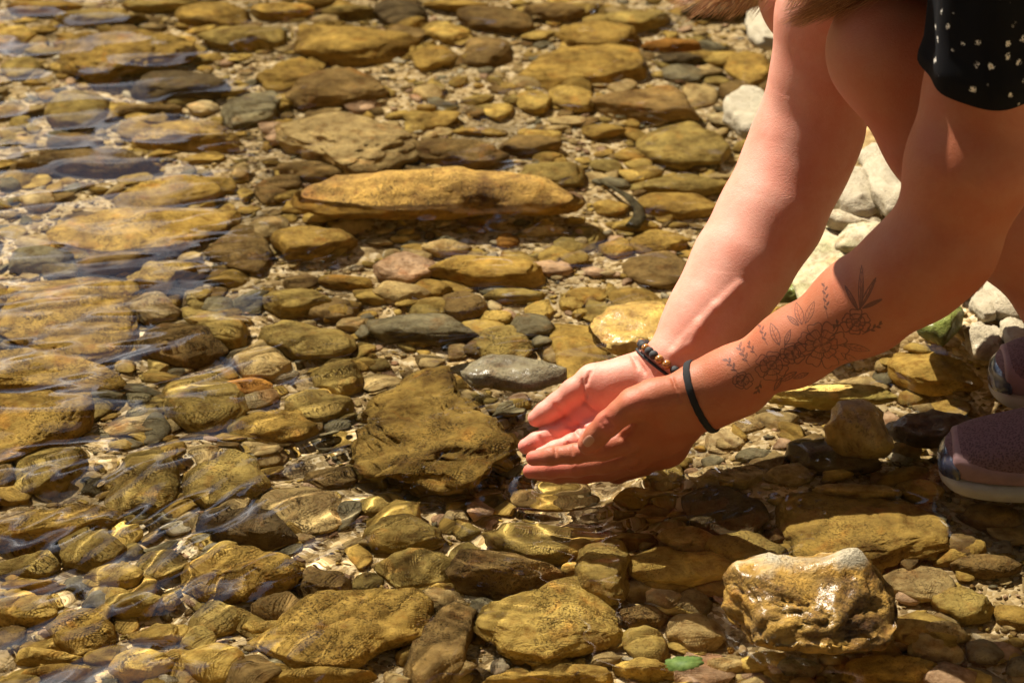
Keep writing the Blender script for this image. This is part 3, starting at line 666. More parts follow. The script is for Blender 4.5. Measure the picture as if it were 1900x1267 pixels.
tag(gravel('pebbles', 6500, .006, .017, 2, 22, 1.8, (-1.15, 1.25, -.95, 1.55), M['gravel'], .55), 'uncounted small tan and brown pebbles scattered over the gravel', 'pebbles')
tag(gravel('outer_stones', 9000, .012, .045, 1, 24, 1.6, (-4.5, 4.5, -3.2, 6.0), M['gravel'], .4), 'loose stones covering the wider bed and banks', 'stones')
print('gravel', time.time() - T0)

# ------------------------------------------------------------------ the person
def smin(a, b, k):
    h = np.maximum(k - np.abs(a - b), 0) / k; return np.minimum(a, b) - h * h * k * .25
def cone_d(X, Y, Z, a, b, ra, rb):
    ba = b - a; l2 = float(ba @ ba) + 1e-12
    t = np.clip(((X - a[0]) * ba[0] + (Y - a[1]) * ba[1] + (Z - a[2]) * ba[2]) / l2, 0, 1)
    return np.sqrt((X - a[0] - t * ba[0]) ** 2 + (Y - a[1] - t * ba[1]) ** 2 + (Z - a[2] - t * ba[2]) ** 2) - (ra + (rb - ra) * t)
class Grid:
    def __init__(s, lo, hi, h):
        s.lo = np.array(lo, float); s.h = h; s.n = np.ceil((np.array(hi) - s.lo) / h).astype(int) + 1; s.F = np.full(s.n, .03, np.float32)
    def ax(s, sl): return [ (s.lo[i] + s.h * np.arange(sl[i].start, sl[i].stop)).astype(np.float32) for i in range(3)]
    def box(s, lo, hi):
        a = np.clip(((np.array(lo) - s.lo) / s.h).astype(int), 0, s.n - 1); b = np.clip(((np.array(hi) - s.lo) / s.h).astype(int) + 2, 1, s.n)
        return tuple(slice(int(x), int(max(y, x + 1))) for x, y in zip(a, b))
    def add(s, prims, k, F=None, cut=False):
        F = s.F if F is None else F
        for a, b, ra, rb in prims:
            m = max(ra, rb) + .004 + k; sl = s.box(np.minimum(a, b) - m, np.maximum(a, b) + m); ax = s.ax(sl)
            d = cone_d(ax[0][:, None, None], ax[1][None, :, None], ax[2][None, None, :], a, b, ra, rb).astype(np.float32)
            F[sl] = -smin(-F[sl], d, k) if cut else smin(F[sl], d, k)
        return F
    def group(s, prims, k, kj):
        los = np.min([np.minimum(a, b) - max(ra, rb) - .01 - k for a, b, ra, rb in prims], 0); his = np.max([np.maximum(a, b) + max(ra, rb) + .01 + k for a, b, ra, rb in prims], 0)
        G = np.full(s.n, .03, np.float32) if s.F.size < 3e6 else np.full(s.n, .03, np.float32)
        s.add(prims, k, G); sl = s.box(los, his); s.F[sl] = smin(s.F[sl], G[sl], kj)
    def at(s, p):
        q = (np.atleast_2d(p) - s.lo) / s.h; q = np.clip(q, 0, s.n - 1.001); i = q.astype(int); t = q - i; o = 0
        for a in (0, 1):
            for b in (0, 1):
                for c in (0, 1):
                    o = o + (t[:, 0] if a else 1 - t[:, 0]) * (t[:, 1] if b else 1 - t[:, 1]) * (t[:, 2] if c else 1 - t[:, 2]) * s.F[i[:, 0] + a, i[:, 1] + b, i[:, 2] + c]
        return o
    def grad(s, p):
        e = s.h; g = np.array([(s.at(p + d) - s.at(p - d))[0] for d in np.eye(3) * e]); return g / (np.linalg.norm(g) + 1e-9)
    def surf(s, px, py, side=None):       # first skin point met along a sight line
        d = ray(px, py); ts = np.arange(1.9, 3.1, s.h * .5); pts = CP + d * ts[:, None]
        ok = np.all((pts > s.lo + s.h) & (pts < s.lo + s.h * (s.n - 2)), 1); v = np.where(ok, s.at(pts), 1.); j = np.argmax(v < 0)
        if v[j] >= 0: return None
        f = v[j - 1] / (v[j - 1] - v[j]) if j else 0
        return pts[j - 1] + (pts[j] - pts[j - 1]) * f
    def mesh(s):
        F = s.F; S_ = F < 0
        a = S_[:-1, :-1, :-1].astype(np.int8); c = a.copy()
        for (i, j, k) in [(0,0,1),(0,1,0),(0,1,1),(1,0,0),(1,0,1),(1,1,0),(1,1,1)]:
            n = S_.shape; c += S_[i:n[0]-1+i, j:n[1]-1+j, k:n[2]-1+k]
        act = np.argwhere((c > 0) & (c < 8)); idx = np.full(c.shape, -1, np.int32); idx[tuple(act.T)] = np.arange(len(act))
        acc = np.zeros((len(act), 3)); cnt = np.zeros(len(act))
        cor = [(i, j, k) for i in (0, 1) for j in (0, 1) for k in (0, 1)]
        val = {q: F[act[:, 0] + q[0], act[:, 1] + q[1], act[:, 2] + q[2]] for q in cor}
        for q in cor:
            for ax in range(3):
                if q[ax]: continue
                r = list(q); r[ax] = 1; r = tuple(r); u, v = val[q], val[r]; mm = (u < 0) != (v < 0)
                t = np.where(mm, u / np.where(mm, u - v, 1), 0); p = np.array(q, float)[None] + 0; p = np.repeat(p, len(act), 0); p[:, ax] += t
                acc += p * mm[:, None]; cnt += mm
        V = s.lo + s.h * (act + acc / cnt[:, None]); Q = []
        for ax in range(3):
            b1, b2 = [(1, 2), (2, 0), (0, 1)][ax]; n = S_.shape
            sl0 = [slice(1, n[i] - 1) for i in range(3)]; sl0[ax] = slice(0, n[ax] - 1); sl1 = list(sl0); sl1[ax] = slice(1, n[ax])
            A, B = S_[tuple(sl0)], S_[tuple(sl1)]; e = np.argwhere(A != B); flip = A[tuple(e.T)]
            off = np.array([sl0[i].start for i in range(3)]); e = e + off; d1 = np.zeros(3, int); d2 = np.zeros(3, int); d1[b1] = 1; d2[b2] = 1
            q = np.stack([idx[tuple((e - d1 - d2).T)], idx[tuple((e - d2).T)], idx[tuple(e.T)], idx[tuple((e - d1).T)]], -1)
            q[~flip] = q[~flip][:, ::-1]; Q.append(q[(q >= 0).all(1)])
        return V, np.concatenate(Q)
def chain(pts, ry=None):                       # pts: (px, py, y, radius in picture pixels)
    w = [P(a, b, c) for a, b, c, r in pts]; r = [S(p[3], q) for p, q in zip(pts, w)]
    return [(w[i], w[i + 1], r[i], r[i + 1]) for i in range(len(pts) - 1)]
def bounds(prims, m=.012):
    return np.min([np.minimum(a, b) - max(ra, rb) - m for a, b, ra, rb in prims], 0), np.max([np.maximum(a, b) + max(ra, rb) + m for a, b, ra, rb in prims], 0)
def chains(l): return sum((chain(c) for c in l), [])

# near arm (tattooed) and hand
n_arm = chains([[(1310,726,-.338,44),(1318,748,-.332,40)], [(1300,722,-.338,42),(1358,704,-.345,51),(1473,645,-.355,64),(1600,567,-.37,84),(1698,498,-.383,94),(1752,450,-.39,94)],
   [(1310,745,-.333,42),(1375,716,-.340,46)], [(1752,450,-.39,92),(1800,305,-.385,112),(1824,160,-.372,99),(1870,-60,-.36,118)]])
n_palm = chains([[(1302,735,-.338,44),(1240,770,-.335,40),(1178,815,-.325,34)], [(1300,742,-.33,42),(1235,800,-.318,40),(1180,842,-.308,34)], [(1300,750,-.32,38),(1235,825,-.298,38),(1190,856,-.285,28)],
   [(1285,722,-.345,38),(1215,740,-.348,33),(1176,750,-.350,27)], [(1212,770,-.345,28),(1172,800,-.338,22)]])
n_fing = [chain(c) for c in (
   [(1168,818,-.336,26),(1118,832,-.337,22),(1066,842,-.333,18.5),(1022,846,-.328,17),(990,850,-.322,14.5)],
   [(1170,842,-.322,25),(1120,858,-.318,21),(1070,866,-.312,18.5),(1022,870,-.302,17),(984,874,-.293,14)],
   [(1180,856,-.300,24),(1130,872,-.292,20),(1085,879,-.285,17.5),(1038,881,-.272,15.5),(1002,880,-.262,13.5)],
   [(1192,862,-.282,22),(1145,880,-.268,17),(1112,884,-.256,15),(1076,884,-.244,13.5),(1046,880,-.236,12)])]
n_thumb = chain([(1205,742,-.348,30),(1175,748,-.352,26.5),(1152,766,-.354,24),(1128,786,-.354,23.5),(1108,806,-.351,21.5),(1091,824,-.346,19.5)])
# far arm and hand, palm open to the sky
f_arm = chains([[(1258,668,-.222,54),(1300,615,-.203,68),(1335,564,-.185,76),(1378,490,-.16,86),(1431,400,-.13,91),(1478,300,-.10,91),(1506,232,-.088,90),(1528,130,-.085,88),(1535,30,-.082,88),(1572,-170,-.08,96)]])
f_palm = chains([[(1250,672,-.222,50),(1185,697,-.215,38),(1108,706,-.220,30)], [(1232,690,-.212,46),(1160,735,-.208,38),(1085,780,-.226,26)], [(1235,705,-.222,46),(1165,765,-.228,36),(1098,805,-.248,26)],
   [(1240,715,-.235,40),(1180,790,-.252,34),(1115,826,-.266,26)], [(1165,704,-.225,36),(1118,724,-.228,32)], [(1120,735,-.225,30),(1080,762,-.228,22)], [(1110,745,-.222,30),(1062,782,-.232,16)]])
f_fing = [chain(c) for c in (
   [(1082,782,-.228,23),(1052,795,-.238,18.5),(1020,808,-.242,17.5),(995,819,-.245,16.5),(976,828,-.246,15)],
   [(1096,806,-.250,22),(1062,822,-.260,17),(1030,834,-.264,16),(1004,844,-.266,14.5)],
   [(1112,824,-.266,22),(1075,840,-.276,16.5),(1040,852,-.280,15),(1015,858,-.282,13)])]
f_thumb = chain([(1150,700,-.222,32),(1098,706,-.222,28),(1064,726,-.226,22.5),(1034,750,-.228,20.5),(1012,765,-.231,18.5),(995,776,-.232,16)])
def make_arm(arm, palm, fing, thumb, h):
    lo, hi = bounds(arm + palm + sum(fing, []) + thumb); g = Grid(lo, hi, h)
    g.add(arm, .022); g.add(palm, .012)
    for f in fing: g.group(f, .004, .0018)
    g.group(thumb, .005, .006)
    return g
GN = make_arm(n_arm, n_palm, n_fing, n_thumb, .0015); print('near arm', time.time() - T0)
GF = make_arm(f_arm, f_palm, f_fing, f_thumb, .0015); print('far arm', time.time() - T0)
def crease(g, pts, r=.0014, dep=.0004, k=.0022):
    w = [g.surf(*p) for p in pts]; w = [p for p in w if p is not None]
    g.add([(w[i], w[i + 1], r, r) for i in range(len(w) - 1)], k, cut=True)
def ridge(g, pts, r=.003, sink=.0022, k=.006):
    w = [g.surf(*p) for p in pts]; w = [p - g.grad(p) * sink for p in w if p is not None]
    g.add([(w[i], w[i + 1], r, r) for i in range(len(w) - 1)], k)
for l in ([(1068,684),(1080,705),(1086,735),(1080,748)], [(1082,742),(1100,760),(1128,770)], [(1046,782),(1060,792),(1072,808)], [(1030,752),(1040,762),(1046,772)], [(1022,800),(1032,812)], [(1002,810),(1008,822)],
          [(1095,690),(1088,712)], [(1050,790),(1070,788),(1090,798)], [(1180,662),(1196,690)], [(1172,660),(1184,684)]): crease(GF, l)
for l in ([(1118,778),(1132,790),(1136,800)], [(1122,774),(1136,785),(1142,793)], [(1114,783),(1126,796),(1130,806)], [(1172,800),(1160,806),(1150,812)], [(1168,742),(1176,752),(1186,756)], [(1246,700),(1256,725),(1262,745)],
          [(1030,830),(1032,846)], [(1060,828),(1062,842)], [(1066,860),(1068,872)]): crease(GN, l, r=.0009)
ridge(GF, [(1262,640),(1300,600),(1330,570),(1372,530)], .003, .0022)
ridge(GF, [(1250,655),(1282,640),(1300,610)], .0026, .0018)
ridge(GN, [(1170,750),(1184,744)], .006, .0047, .01)

VN, FN = GN.mesh(); VF, FF = GF.mesh(); print('arm meshes', len(VN), len(VF), time.time() - T0)
# legs, torso, neck, head: coarser
body_pr = chains([[(1650,98,-.245,106),(1760,250,-.252,104),(1870,400,-.262,98),(1990,565,-.275,74),(2095,705,-.30,52)], [(1668,90,-.24,108),(1960,60,-.21,140),(2230,70,-.2,170)],
   [(1520,-12,.03,100),(1700,160,.02,92),(1900,380,-.02,84),(2070,590,-.09,50)], [(1530,-22,.03,104),(1880,-60,.0,135),(2230,0,-.06,165)],
   [(2260,-20,-.20,175),(2250,-40,-.06,175)], [(2230,-70,-.14,190),(2040,-230,-.18,180),(1780,-240,-.2,185)], [(1880,-110,-.34,100),(1640,-215,-.12,100)], [(1760,-260,-.22,110),(1640,-320,-.22,66),(1520,-350,-.22,70)],
   [(1400,-330,-.22,118),(1460,-370,-.22,125)], [(1400,-300,-.22,80),(1340,-270,-.22,62)], [(1328,-300,-.22,22),(1310,-288,-.22,26)]])
lo, hi = bounds(body_pr, .02); GB = Grid(lo, hi, .005); GB.add(body_pr, .035); VB, FB = GB.mesh(); print('torso', len(VB), time.time() - T0)

# tattoo: ink line art, drawn flat in forearm coordinates (along the arm, round the arm)
AX0, AX1 = P(1330, 715, -.342), P(1690, 500, -.382); AXL = np.linalg.norm(AX1 - AX0); AXD = (AX1 - AX0) / AXL
vw = (CP - (AX0 + AX1) / 2); vw -= AXD * (vw @ AXD); vw /= np.linalg.norm(vw); sdv = np.cross(AXD, vw)
def arm_uv(p):
    q = p - AX0; u = (q @ AXD) / AXL; a = np.arctan2(q @ sdv, q @ vw); return np.stack([u, a / 3.4 + .5], -1)
TW, TH = 1536, 768; INK = np.zeros((TH, TW), np.float32)
def ink(pts, w=1.7, s=.8):
    q = [GN.surf(*p) for p in pts]; q = np.array([p for p in q if p is not None])
    if len(q) < 2: return
    uv = arm_uv(q) * [TW, TH]
    for i in range(len(uv) - 1):
        a, b = uv[i], uv[i + 1]; x0, x1 = int(max(min(a[0], b[0]) - 6, 0)), int(min(max(a[0], b[0]) + 7, TW)); y0, y1 = int(max(min(a[1], b[1]) - 6, 0)), int(min(max(a[1], b[1]) + 7, TH))
        if x1 <= x0 or y1 <= y0: continue
        X, Y = np.meshgrid(np.arange(x0, x1), np.arange(y0, y1)); e = b - a; t = np.clip(((X - a[0]) * e[0] + (Y - a[1]) * e[1]) / (e @ e + 1e-9), 0, 1)
        w_ = w * 1.35; d = np.hypot(X - a[0] - t * e[0], Y - a[1] - t * e[1]); INK[y0:y1, x0:x1] = np.maximum(INK[y0:y1, x0:x1], s * np.clip(1.5 + w_ - d, 0, 1.5) / 1.5)
def bez(a, b, c, n=7): return [((1 - t) ** 2 * a[0] + 2 * t * (1 - t) * b[0] + t * t * c[0], (1 - t) ** 2 * a[1] + 2 * t * (1 - t) * b[1] + t * t * c[1]) for t in np.linspace(0, 1, n)]
def leaf_ink(x, y, ang, ln, wd, veins=3, shade=0):
    c, s = math.cos(R(ang)), math.sin(R(ang)); f = lambda u, v: (x + u * c - v * s, y + u * s + v * c)
    ink(bez(f(0, 0), f(ln * .45, wd), f(ln, 0))); ink(bez(f(0, 0), f(ln * .45, -wd), f(ln, 0))); ink([f(0, 0), f(ln * .85, 0)], 1.2)
    for i in range(veins):
        u = ln * (.2 + .2 * i); ink([f(u, 0), f(u + ln * .13, wd * .38)], .9, .6); ink([f(u, 0), f(u + ln * .13, -wd * .38)], .9, .6)
    for i in range(shade): ink([f(ln * .08 * i, 0), f(ln * .08 * i + ln * .25, wd * .4)], 1.6, .55)
def flower_ink(x, y, r, n=7, seed=0, sq=.85):
    rg = np.random.default_rng(seed)
    for ring, rr in enumerate((1., .66, .36)):
        m = n - ring * 2
        for i in range(m):
            a0 = (i + .35 * ring + rg.uniform(-.1, .1)) * 2 * math.pi / m; a1 = a0 + 2 * math.pi / m * 1.08; k = r * rr * rg.uniform(.92, 1.1)
            pt = lambda a, q: (x + math.cos(a) * q, y + math.sin(a) * q * sq)
            ink(bez(pt(a0, k * .62), pt(a0 + .1, k * 1.35), pt((a0 + a1) / 2, k * 1.02))); ink(bez(pt((a0 + a1) / 2, k * 1.02), pt(a1 - .1, k * 1.35), pt(a1, k * .62)))
            ink([pt(a0, k * .62), pt(a0 + .2, k * .30)], 1.1, .6)
            for j in range(3): ink([pt(a0 + .2 * j, k * .38), pt(a0 + .2 * j, k * (.55 + .1 * j))], .8, .5)
    for i in range(9): a = i * .7; ink([(x, y), (x + math.cos(a) * r * .16, y + math.sin(a) * r * .14)], 1.2, .7)
def sprig(x, y, ang, ln, n=5, lw=8):
    c, s = math.cos(R(ang)), math.sin(R(ang)); ink([(x, y), (x + c * ln, y + s * ln)], 1.1)
    for i in range(n):
        t = ln * (.25 + .75 * i / n); leaf_ink(x + c * t, y + s * t, ang + (38 if i % 2 else -38), lw, lw * .32, 0)
flower_ink(1524, 640, 44, 8, 1); flower_ink(1588, 598, 26, 6, 2); flower_ink(1432, 678, 30, 6, 3); flower_ink(1378, 706, 18, 5, 4); flower_ink(1470, 655, 22, 5, 5)
for a in ((1596,574,-88,82,9),(1594,574,-62,66,8),(1592,576,-118,52,7),(1600,572,-25,40,6)): leaf_ink(*a, 4, 6)
leaf_ink(1488,602,-105,42,15); leaf_ink(1494,600,-68,44,13); leaf_ink(1482,604,-140,28,8); leaf_ink(1446,640,-112,44,15); leaf_ink(1456,640,-70,30,9); leaf_ink(1565,640,12,50,12); leaf_ink(1560,655,30,46,11); leaf_ink(1478,690,150,36,10); leaf_ink(1500,692,160,30,8); leaf_ink(1450,700,120,28,8)
sprig(1536,590,-96,66,7); sprig(1424,640,-110,42,5); sprig(1404,660,-125,30,4); sprig(1392,680,-118,46,6,11); sprig(1372,695,-130,40,5,10); sprig(1600,620,-28,42,5); sprig(1412,706,110,26,4); sprig(1545,615,-60,22,3)
im = bpy.data.images.new('tattoo_ink', TW, TH, float_buffer=False); im.colorspace_settings.name = 'Non-Color'
buf = np.ones((TH, TW, 4), np.float32); buf[..., :3] = INK[..., None]; im.pixels.foreach_set(buf.ravel()); im.update(); im.pack()
print('tattoo', time.time() - T0)

# skin
m, nt, bs, L = new_mat('skin')
tcn = N(nt, 'ShaderNodeTexCoord'); v = tcn.outputs['Object']
fl = N(nt, 'ShaderNodeAttribute', attribute_name='flush').outputs['Fac']; tn = N(nt, 'ShaderNodeAttribute', attribute_name='shade_tone').outputs['Fac']
c0 = mixc(nt, tn, (.72, .36, .28), (.41, .145, .075))  # lit tone for far arm, shaded tone for near arm, painted into skin
c0 = mixc(nt, ramp(nt, noise(nt, v, 28, 4), [(.38, 0.), (.62, .6)]), c0, mixc(nt, 1., c0, (.92, .70, .64), 'MULTIPLY'))
c0 = mixc(nt, ramp(nt, noise(nt, v, 260, 3), [(.3, 0.), (.7, .25)]), c0, mixc(nt, 1., c0, (.86, .72, .64), 'MULTIPLY'))
c0 = mixc(nt, fl, c0, (.82, .19, .16))
fk = N(nt, 'ShaderNodeTexVoronoi'); fk.inputs['Scale'].default_value = 55; L(v, fk.inputs['Vector'])
c0 = mixc(nt, ramp(nt, fk.outputs['Distance'], [(.02, .45), (.055, 0.)]), c0, (.28, .12, .06))
tu = N(nt, 'ShaderNodeAttribute', attribute_name='arm_uv'); ti = N(nt, 'ShaderNodeTexImage'); ti.image = im; ti.extension = 'CLIP'; L(tu.outputs['Vector'], ti.inputs['Vector'])
tz = N(nt, 'ShaderNodeSeparateXYZ'); L(tu.outputs['Vector'], tz.inputs[0])
c0 = mixc(nt, math_n(nt, 'MULTIPLY', math_n(nt, 'MULTIPLY', ti.outputs['Color'], tz.outputs[2]), .88), c0, (.032, .024, .028))
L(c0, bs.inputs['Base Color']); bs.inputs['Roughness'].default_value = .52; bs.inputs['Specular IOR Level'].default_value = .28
bs.inputs['Subsurface Weight'].default_value = .28; bs.inputs['Subsurface Radius'].default_value = (1., .32, .16); bs.inputs['Subsurface Scale'].default_value = .0055
pv = N(nt, 'ShaderNodeTexVoronoi'); pv.inputs['Scale'].default_value = 900; L(v, pv.inputs['Vector'])
b1 = bump(nt, noise(nt, v, 60, 3), .18, .0012); b1 = bump(nt, pv.outputs['Distance'], .28, .0006, b1); b1 = bump(nt, noise(nt, v, 420, 3), .38, .0006, b1); L(b1, bs.inputs['Normal'])
SKIN = m
V = np.concatenate([VN, VF, VB]); F = np.concatenate([FN, FF + len(VN), FB + len(VN) + len(VF)])
org = np.array([P(1990, 860, -.2)[0], P(1990, 860, -.2)[1], 0.])
person = tag(empty('person', tuple(org)), 'person crouching at the water in a black floral dress, scooping water with both cupped hands', 'person')
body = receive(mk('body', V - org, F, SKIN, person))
def attr(o, name, typ, data, key):
    a = o.data.attributes.new(name, typ, 'POINT'); a.data.foreach_set(key, np.ascontiguousarray(data, np.float32).ravel())
flush = np.zeros(len(V))
for (a, b, c, rr, amt) in ((976,828,-.246,.018,.6),(995,776,-.232,.02,.35),(1004,844,-.266,.016,.6),(1095,822,-.345,.016,.25),(990,850,-.322,.018,.4),(984,874,-.293,.018,.5),(1130,786,-.362,.012,.35),(1085,790,-.232,.034,.8),(1120,765,-.22,.034,.6),(1050,770,-.225,.03,.5),(1176,745,-.372,.014,.3),(1030,868,-.31,.03,.3)):
    q = P(a, b, c); flush = np.maximum(flush, amt * np.exp(-(((V - q) ** 2).sum(1)) / rr ** 2))
attr(body, 'flush', 'FLOAT', flush, 'value')
tt = np.ones(len(V)); tt[len(VN):len(VN) + len(VF)] = .12; tt[len(VN) + len(VF):] = .8; attr(body, 'shade_tone', 'FLOAT', tt, 'value')
uv = np.zeros((len(V), 3)); uv[:len(VN), :2] = arm_uv(VN); uv[:len(VN), 2] = 1; attr(body, 'arm_uv', 'FLOAT_VECTOR', uv, 'vector')

def loc(o): o.data.transform(Matrix.Translation(Vector(-org))); return o
# fingernails
m, nt, bs, L = new_mat('nail'); bs.inputs['Base Color'].default_value = (.50, .225, .15, 1); bs.inputs['Roughness'].default_value = .3; bs.inputs['Coat Weight'].default_value = .4
NAIL = m
def nail(g, cx, cy_, lx, ly, rot):
    V = []; F = []; c, s = math.cos(R(rot)), math.sin(R(rot)); n, k = 6, 16; good = True
    for i in range(n + 1):
        for j in range(k):
            a = 2 * math.pi * j / k; r = i / n; sx_, sy_ = np.sign(math.cos(a)) * abs(math.cos(a)) ** .75, np.sign(math.sin(a)) * abs(math.sin(a)) ** .75
            x, y = r * lx * sx_, r * ly * sy_; p = g.surf(cx + x * c - y * s, cy_ + x * s + y * c)
            if p is None: p = V[-1] if V else P(cx, cy_, -.3)
            V.append(p + g.grad(p) * ((.00035 * (1 - r ** 6)) - .0003 * (r > .99)))
    for i in range(n):
        for j in range(k): F.append((i * k + j, i * k + (j + 1) % k, (i + 1) * k + (j + 1) % k, (i + 1) * k + j))
    loc(mk('fingernail', V, F, NAIL, person))
nail(GN, 1092, 818, 12.5, 10, -46)
# hair
def hair_mat():
    m, nt, bs, L = new_mat('copper_blonde_hair'); tcn = N(nt, 'ShaderNodeTexCoord'); a = N(nt, 'ShaderNodeAttribute', attribute_name='shade').outputs['Fac']
    L(ramp(nt, a, [(0, (.16, .055, .018)), (.5, (.42, .18, .055)), (1, (.78, .46, .20))]), bs.inputs['Base Color'])
    bs.inputs['Roughness'].default_value = .38; bs.inputs['Specular IOR Level'].default_value = .6; bs.inputs['Transmission Weight'].default_value = 0; return m
HM = hair_mat(); rg = np.random.default_rng(3); HV, HF, HS = [], [], []; off = 0
def strand(p0, p1, p2, p3, r):
    global off
    t = np.linspace(0, 1, 12)[:, None]; path = (1 - t) ** 3 * p0 + 3 * t * (1 - t) ** 2 * p1 + 3 * t * t * (1 - t) * p2 + t ** 3 * p3
    rad = r * (1 - .75 * np.linspace(0, 1, 12) ** 3); v, f = tube(path, rad, 4); HV.append(v); HF.append(f + off); off += len(v); HS.append(np.full(len(v), rg.random()))
clumps = []
for i in range(15): u = i / 14; clumps.append(((1440 + 90 * u, -190), (1350 + 100 * u, -60 - 20 * u), (1232 + 165 * u + rg.normal(0, 6), 8 + 28 * math.sin(u * 2.6) + rg.normal(0, 4)), -.21, 46))
for i in range(20): u = i / 19; clumps.append(((1640 + 100 * u, -190), (1625 + 90 * u, -40), (1462 + 200 * u + rg.normal(0, 8), 50 - 34 * u + rg.normal(0, 5)), -.235, 60))
for i in range(16): u = i / 15; clumps.append(((1500 + 160 * u, -190), (1500 + 150 * u, -60), (1460 + 180 * u + rg.normal(0, 6), 26 - 20 * u + rg.normal(0, 5)), -.20, 46))
for (a, b, c, yd, n) in clumps:
    for j in range(n):
        jx, jy = rg.normal(0, 9, 2); q = rg.random() ** 2
        e = (c[0] + jx * .5 + rg.normal(0, 5), c[1] + jy * .4 - q * 30); y0 = yd + rg.normal(0, .012)
        mid2 = ((b[0] * .45 + c[0] * .55) + jx + 14, (b[1] * .45 + c[1] * .55) + jy - 6)
        strand(P(a[0] + jx * 2, a[1] + jy, y0), P(b[0] + jx * 1.4, b[1] + jy, y0), P(*mid2, y0), P(*e, y0 - .004), .00022 * rg.uniform(.8, 1.3))
hv = np.concatenate(HV); hf = np.concatenate(HF); hair = loc(mk_mixed('hair', hv, hf, HM, person)); attr(hair, 'shade', 'FLOAT', np.concatenate(HS), 'value')
hc = chains([[(1420,-342,-.22,136),(1485,-370,-.22,134)], [(1460,-300,-.22,120),(1560,-230,-.22,90),(1640,-170,-.22,60)], [(1420,-300,-.27,70),(1450,-190,-.25,50)], [(1460,-270,-.27,100),(1600,-215,-.29,85)], [(1420,-300,-.17,70),(1450,-190,-.18,50)]])  # near-side hair mass is added out of view to shade the upper arm
lo, hi = bounds(hc); g = Grid(lo, hi, .006); g.add(hc, .03); v_, f_ = g.mesh(); cap = loc(mk('hair_cap', v_ + vnoise(v_ * [30, 30, 140], 4)[:, None] * .002, f_, HM, person)); attr(cap, 'shade', 'FLOAT', .4 + .3 * vnoise(v_ * [60, 60, 400], 5), 'value')
print('hair', len(hf), time.time() - T0)
# dress
m, nt, bs, L = new_mat('black_floral_fabric'); tcn = N(nt, 'ShaderNodeTexCoord'); v = tcn.outputs['Object']
wob = N(nt, 'ShaderNodeVectorMath', operation='ADD'); nz = N(nt, 'ShaderNodeTexNoise'); nz.inputs['Scale'].default_value = 240; nz.inputs['Detail'].default_value = 3; L(v, nz.inputs['Vector'])
ns = N(nt, 'ShaderNodeVectorMath', operation='SCALE'); ns.inputs[3].default_value = .006; L(nz.outputs['Color'], ns.inputs[0]); L(v, wob.inputs[0]); L(ns.outputs[0], wob.inputs[1])
fv = N(nt, 'ShaderNodeTexVoronoi'); fv.inputs['Scale'].default_value = 78; L(wob.outputs[0], fv.inputs['Vector'])
fs = N(nt, 'ShaderNodeSeparateColor'); L(fv.outputs['Color'], fs.inputs[0])
msk = math_n(nt, 'MULTIPLY', ramp(nt, fv.outputs['Distance'], [(.17, 1.), (.25, 0.)]), ramp(nt, fs.outputs[0], [(.6, 1.), (.62, 0.)]))
msk = math_n(nt, 'MULTIPLY', msk, ramp(nt, noise(nt, v, 520, 2), [(.42, 0.), (.5, 1.)]))
L(mixc(nt, msk, (.006, .006, .008), mixc(nt, ramp(nt, fv.outputs['Distance'], [(.04, 1.), (.07, 0.)]), (.72, .68, .62), (.6, .45, .15))), bs.inputs['Base Color'])
bs.inputs['Roughness'].default_value = .9; bs.inputs['Specular IOR Level'].default_value = .12; L(bump(nt, noise(nt, v, 1500, 2), .4, .0005), bs.inputs['Normal'])
DR = m
rings = [((1836,126),-.375,120), ((1836,105),-.374,118), ((1838,80),-.372,112), ((1842,30),-.370,112), ((1852,-40),-.366,118), ((1866,-120),-.36,128), ((1880,-190),-.35,120)]
V, F = [], []; K = 64
for layer in (0, 1):
    for i, ((a, b), yd, rp) in enumerate(rings):
        c = P(a, b, yd); r = S(rp, c) + .004 - layer * .0016
        for j in range(K):
            t = 2 * math.pi * j / K; fold = .0035 * math.sin(3 * t + .5 + .2 * i) + .002 * math.sin(7 * t + i * .3); dz = -.014 * math.cos(t + math.pi * .5) if i == 0 else 0
            V.append(c + np.array([math.cos(t) * (r + fold), math.sin(t) * (r * .95 + fold), dz]))
n = len(rings) * K
for layer in (0, 1):
    for i in range(len(rings) - 1):
        for j in range(K):
            q = [i * K + j, i * K + (j + 1) % K, (i + 1) * K + (j + 1) % K, (i + 1) * K + j]; q = [x + layer * n for x in q]; F.append(q if not layer else q[::-1])
for j in range(K): F.append([j, n + j, n + (j + 1) % K, (j + 1) % K])
dress_pr = [(a, b, ra + .010, rb + .010) for a, b, ra, rb in chains([[(2260,-20,-.20,175),(2250,-40,-.06,175)], [(2230,-70,-.14,190),(2040,-230,-.18,180),(1780,-240,-.2,185)], [(1880,-110,-.34,104),(1640,-215,-.12,100)],
   [(1900,20,-.24,140),(2230,50,-.2,172)], [(1880,-60,.0,140),(2230,0,-.06,168)]])]
lo, hi = bounds(dress_pr, .02); g = Grid(lo, hi, .006); g.add(dress_pr, .04); v_, f_ = g.mesh(); v_ = v_ + (vnoise(v_ * 14, 8) * .006)[:, None] * np.array([0, -1, .4])
dress = loc(mk('dress', v_, f_, DR, person)); loc(mk('sleeve', V, F, DR, dress))
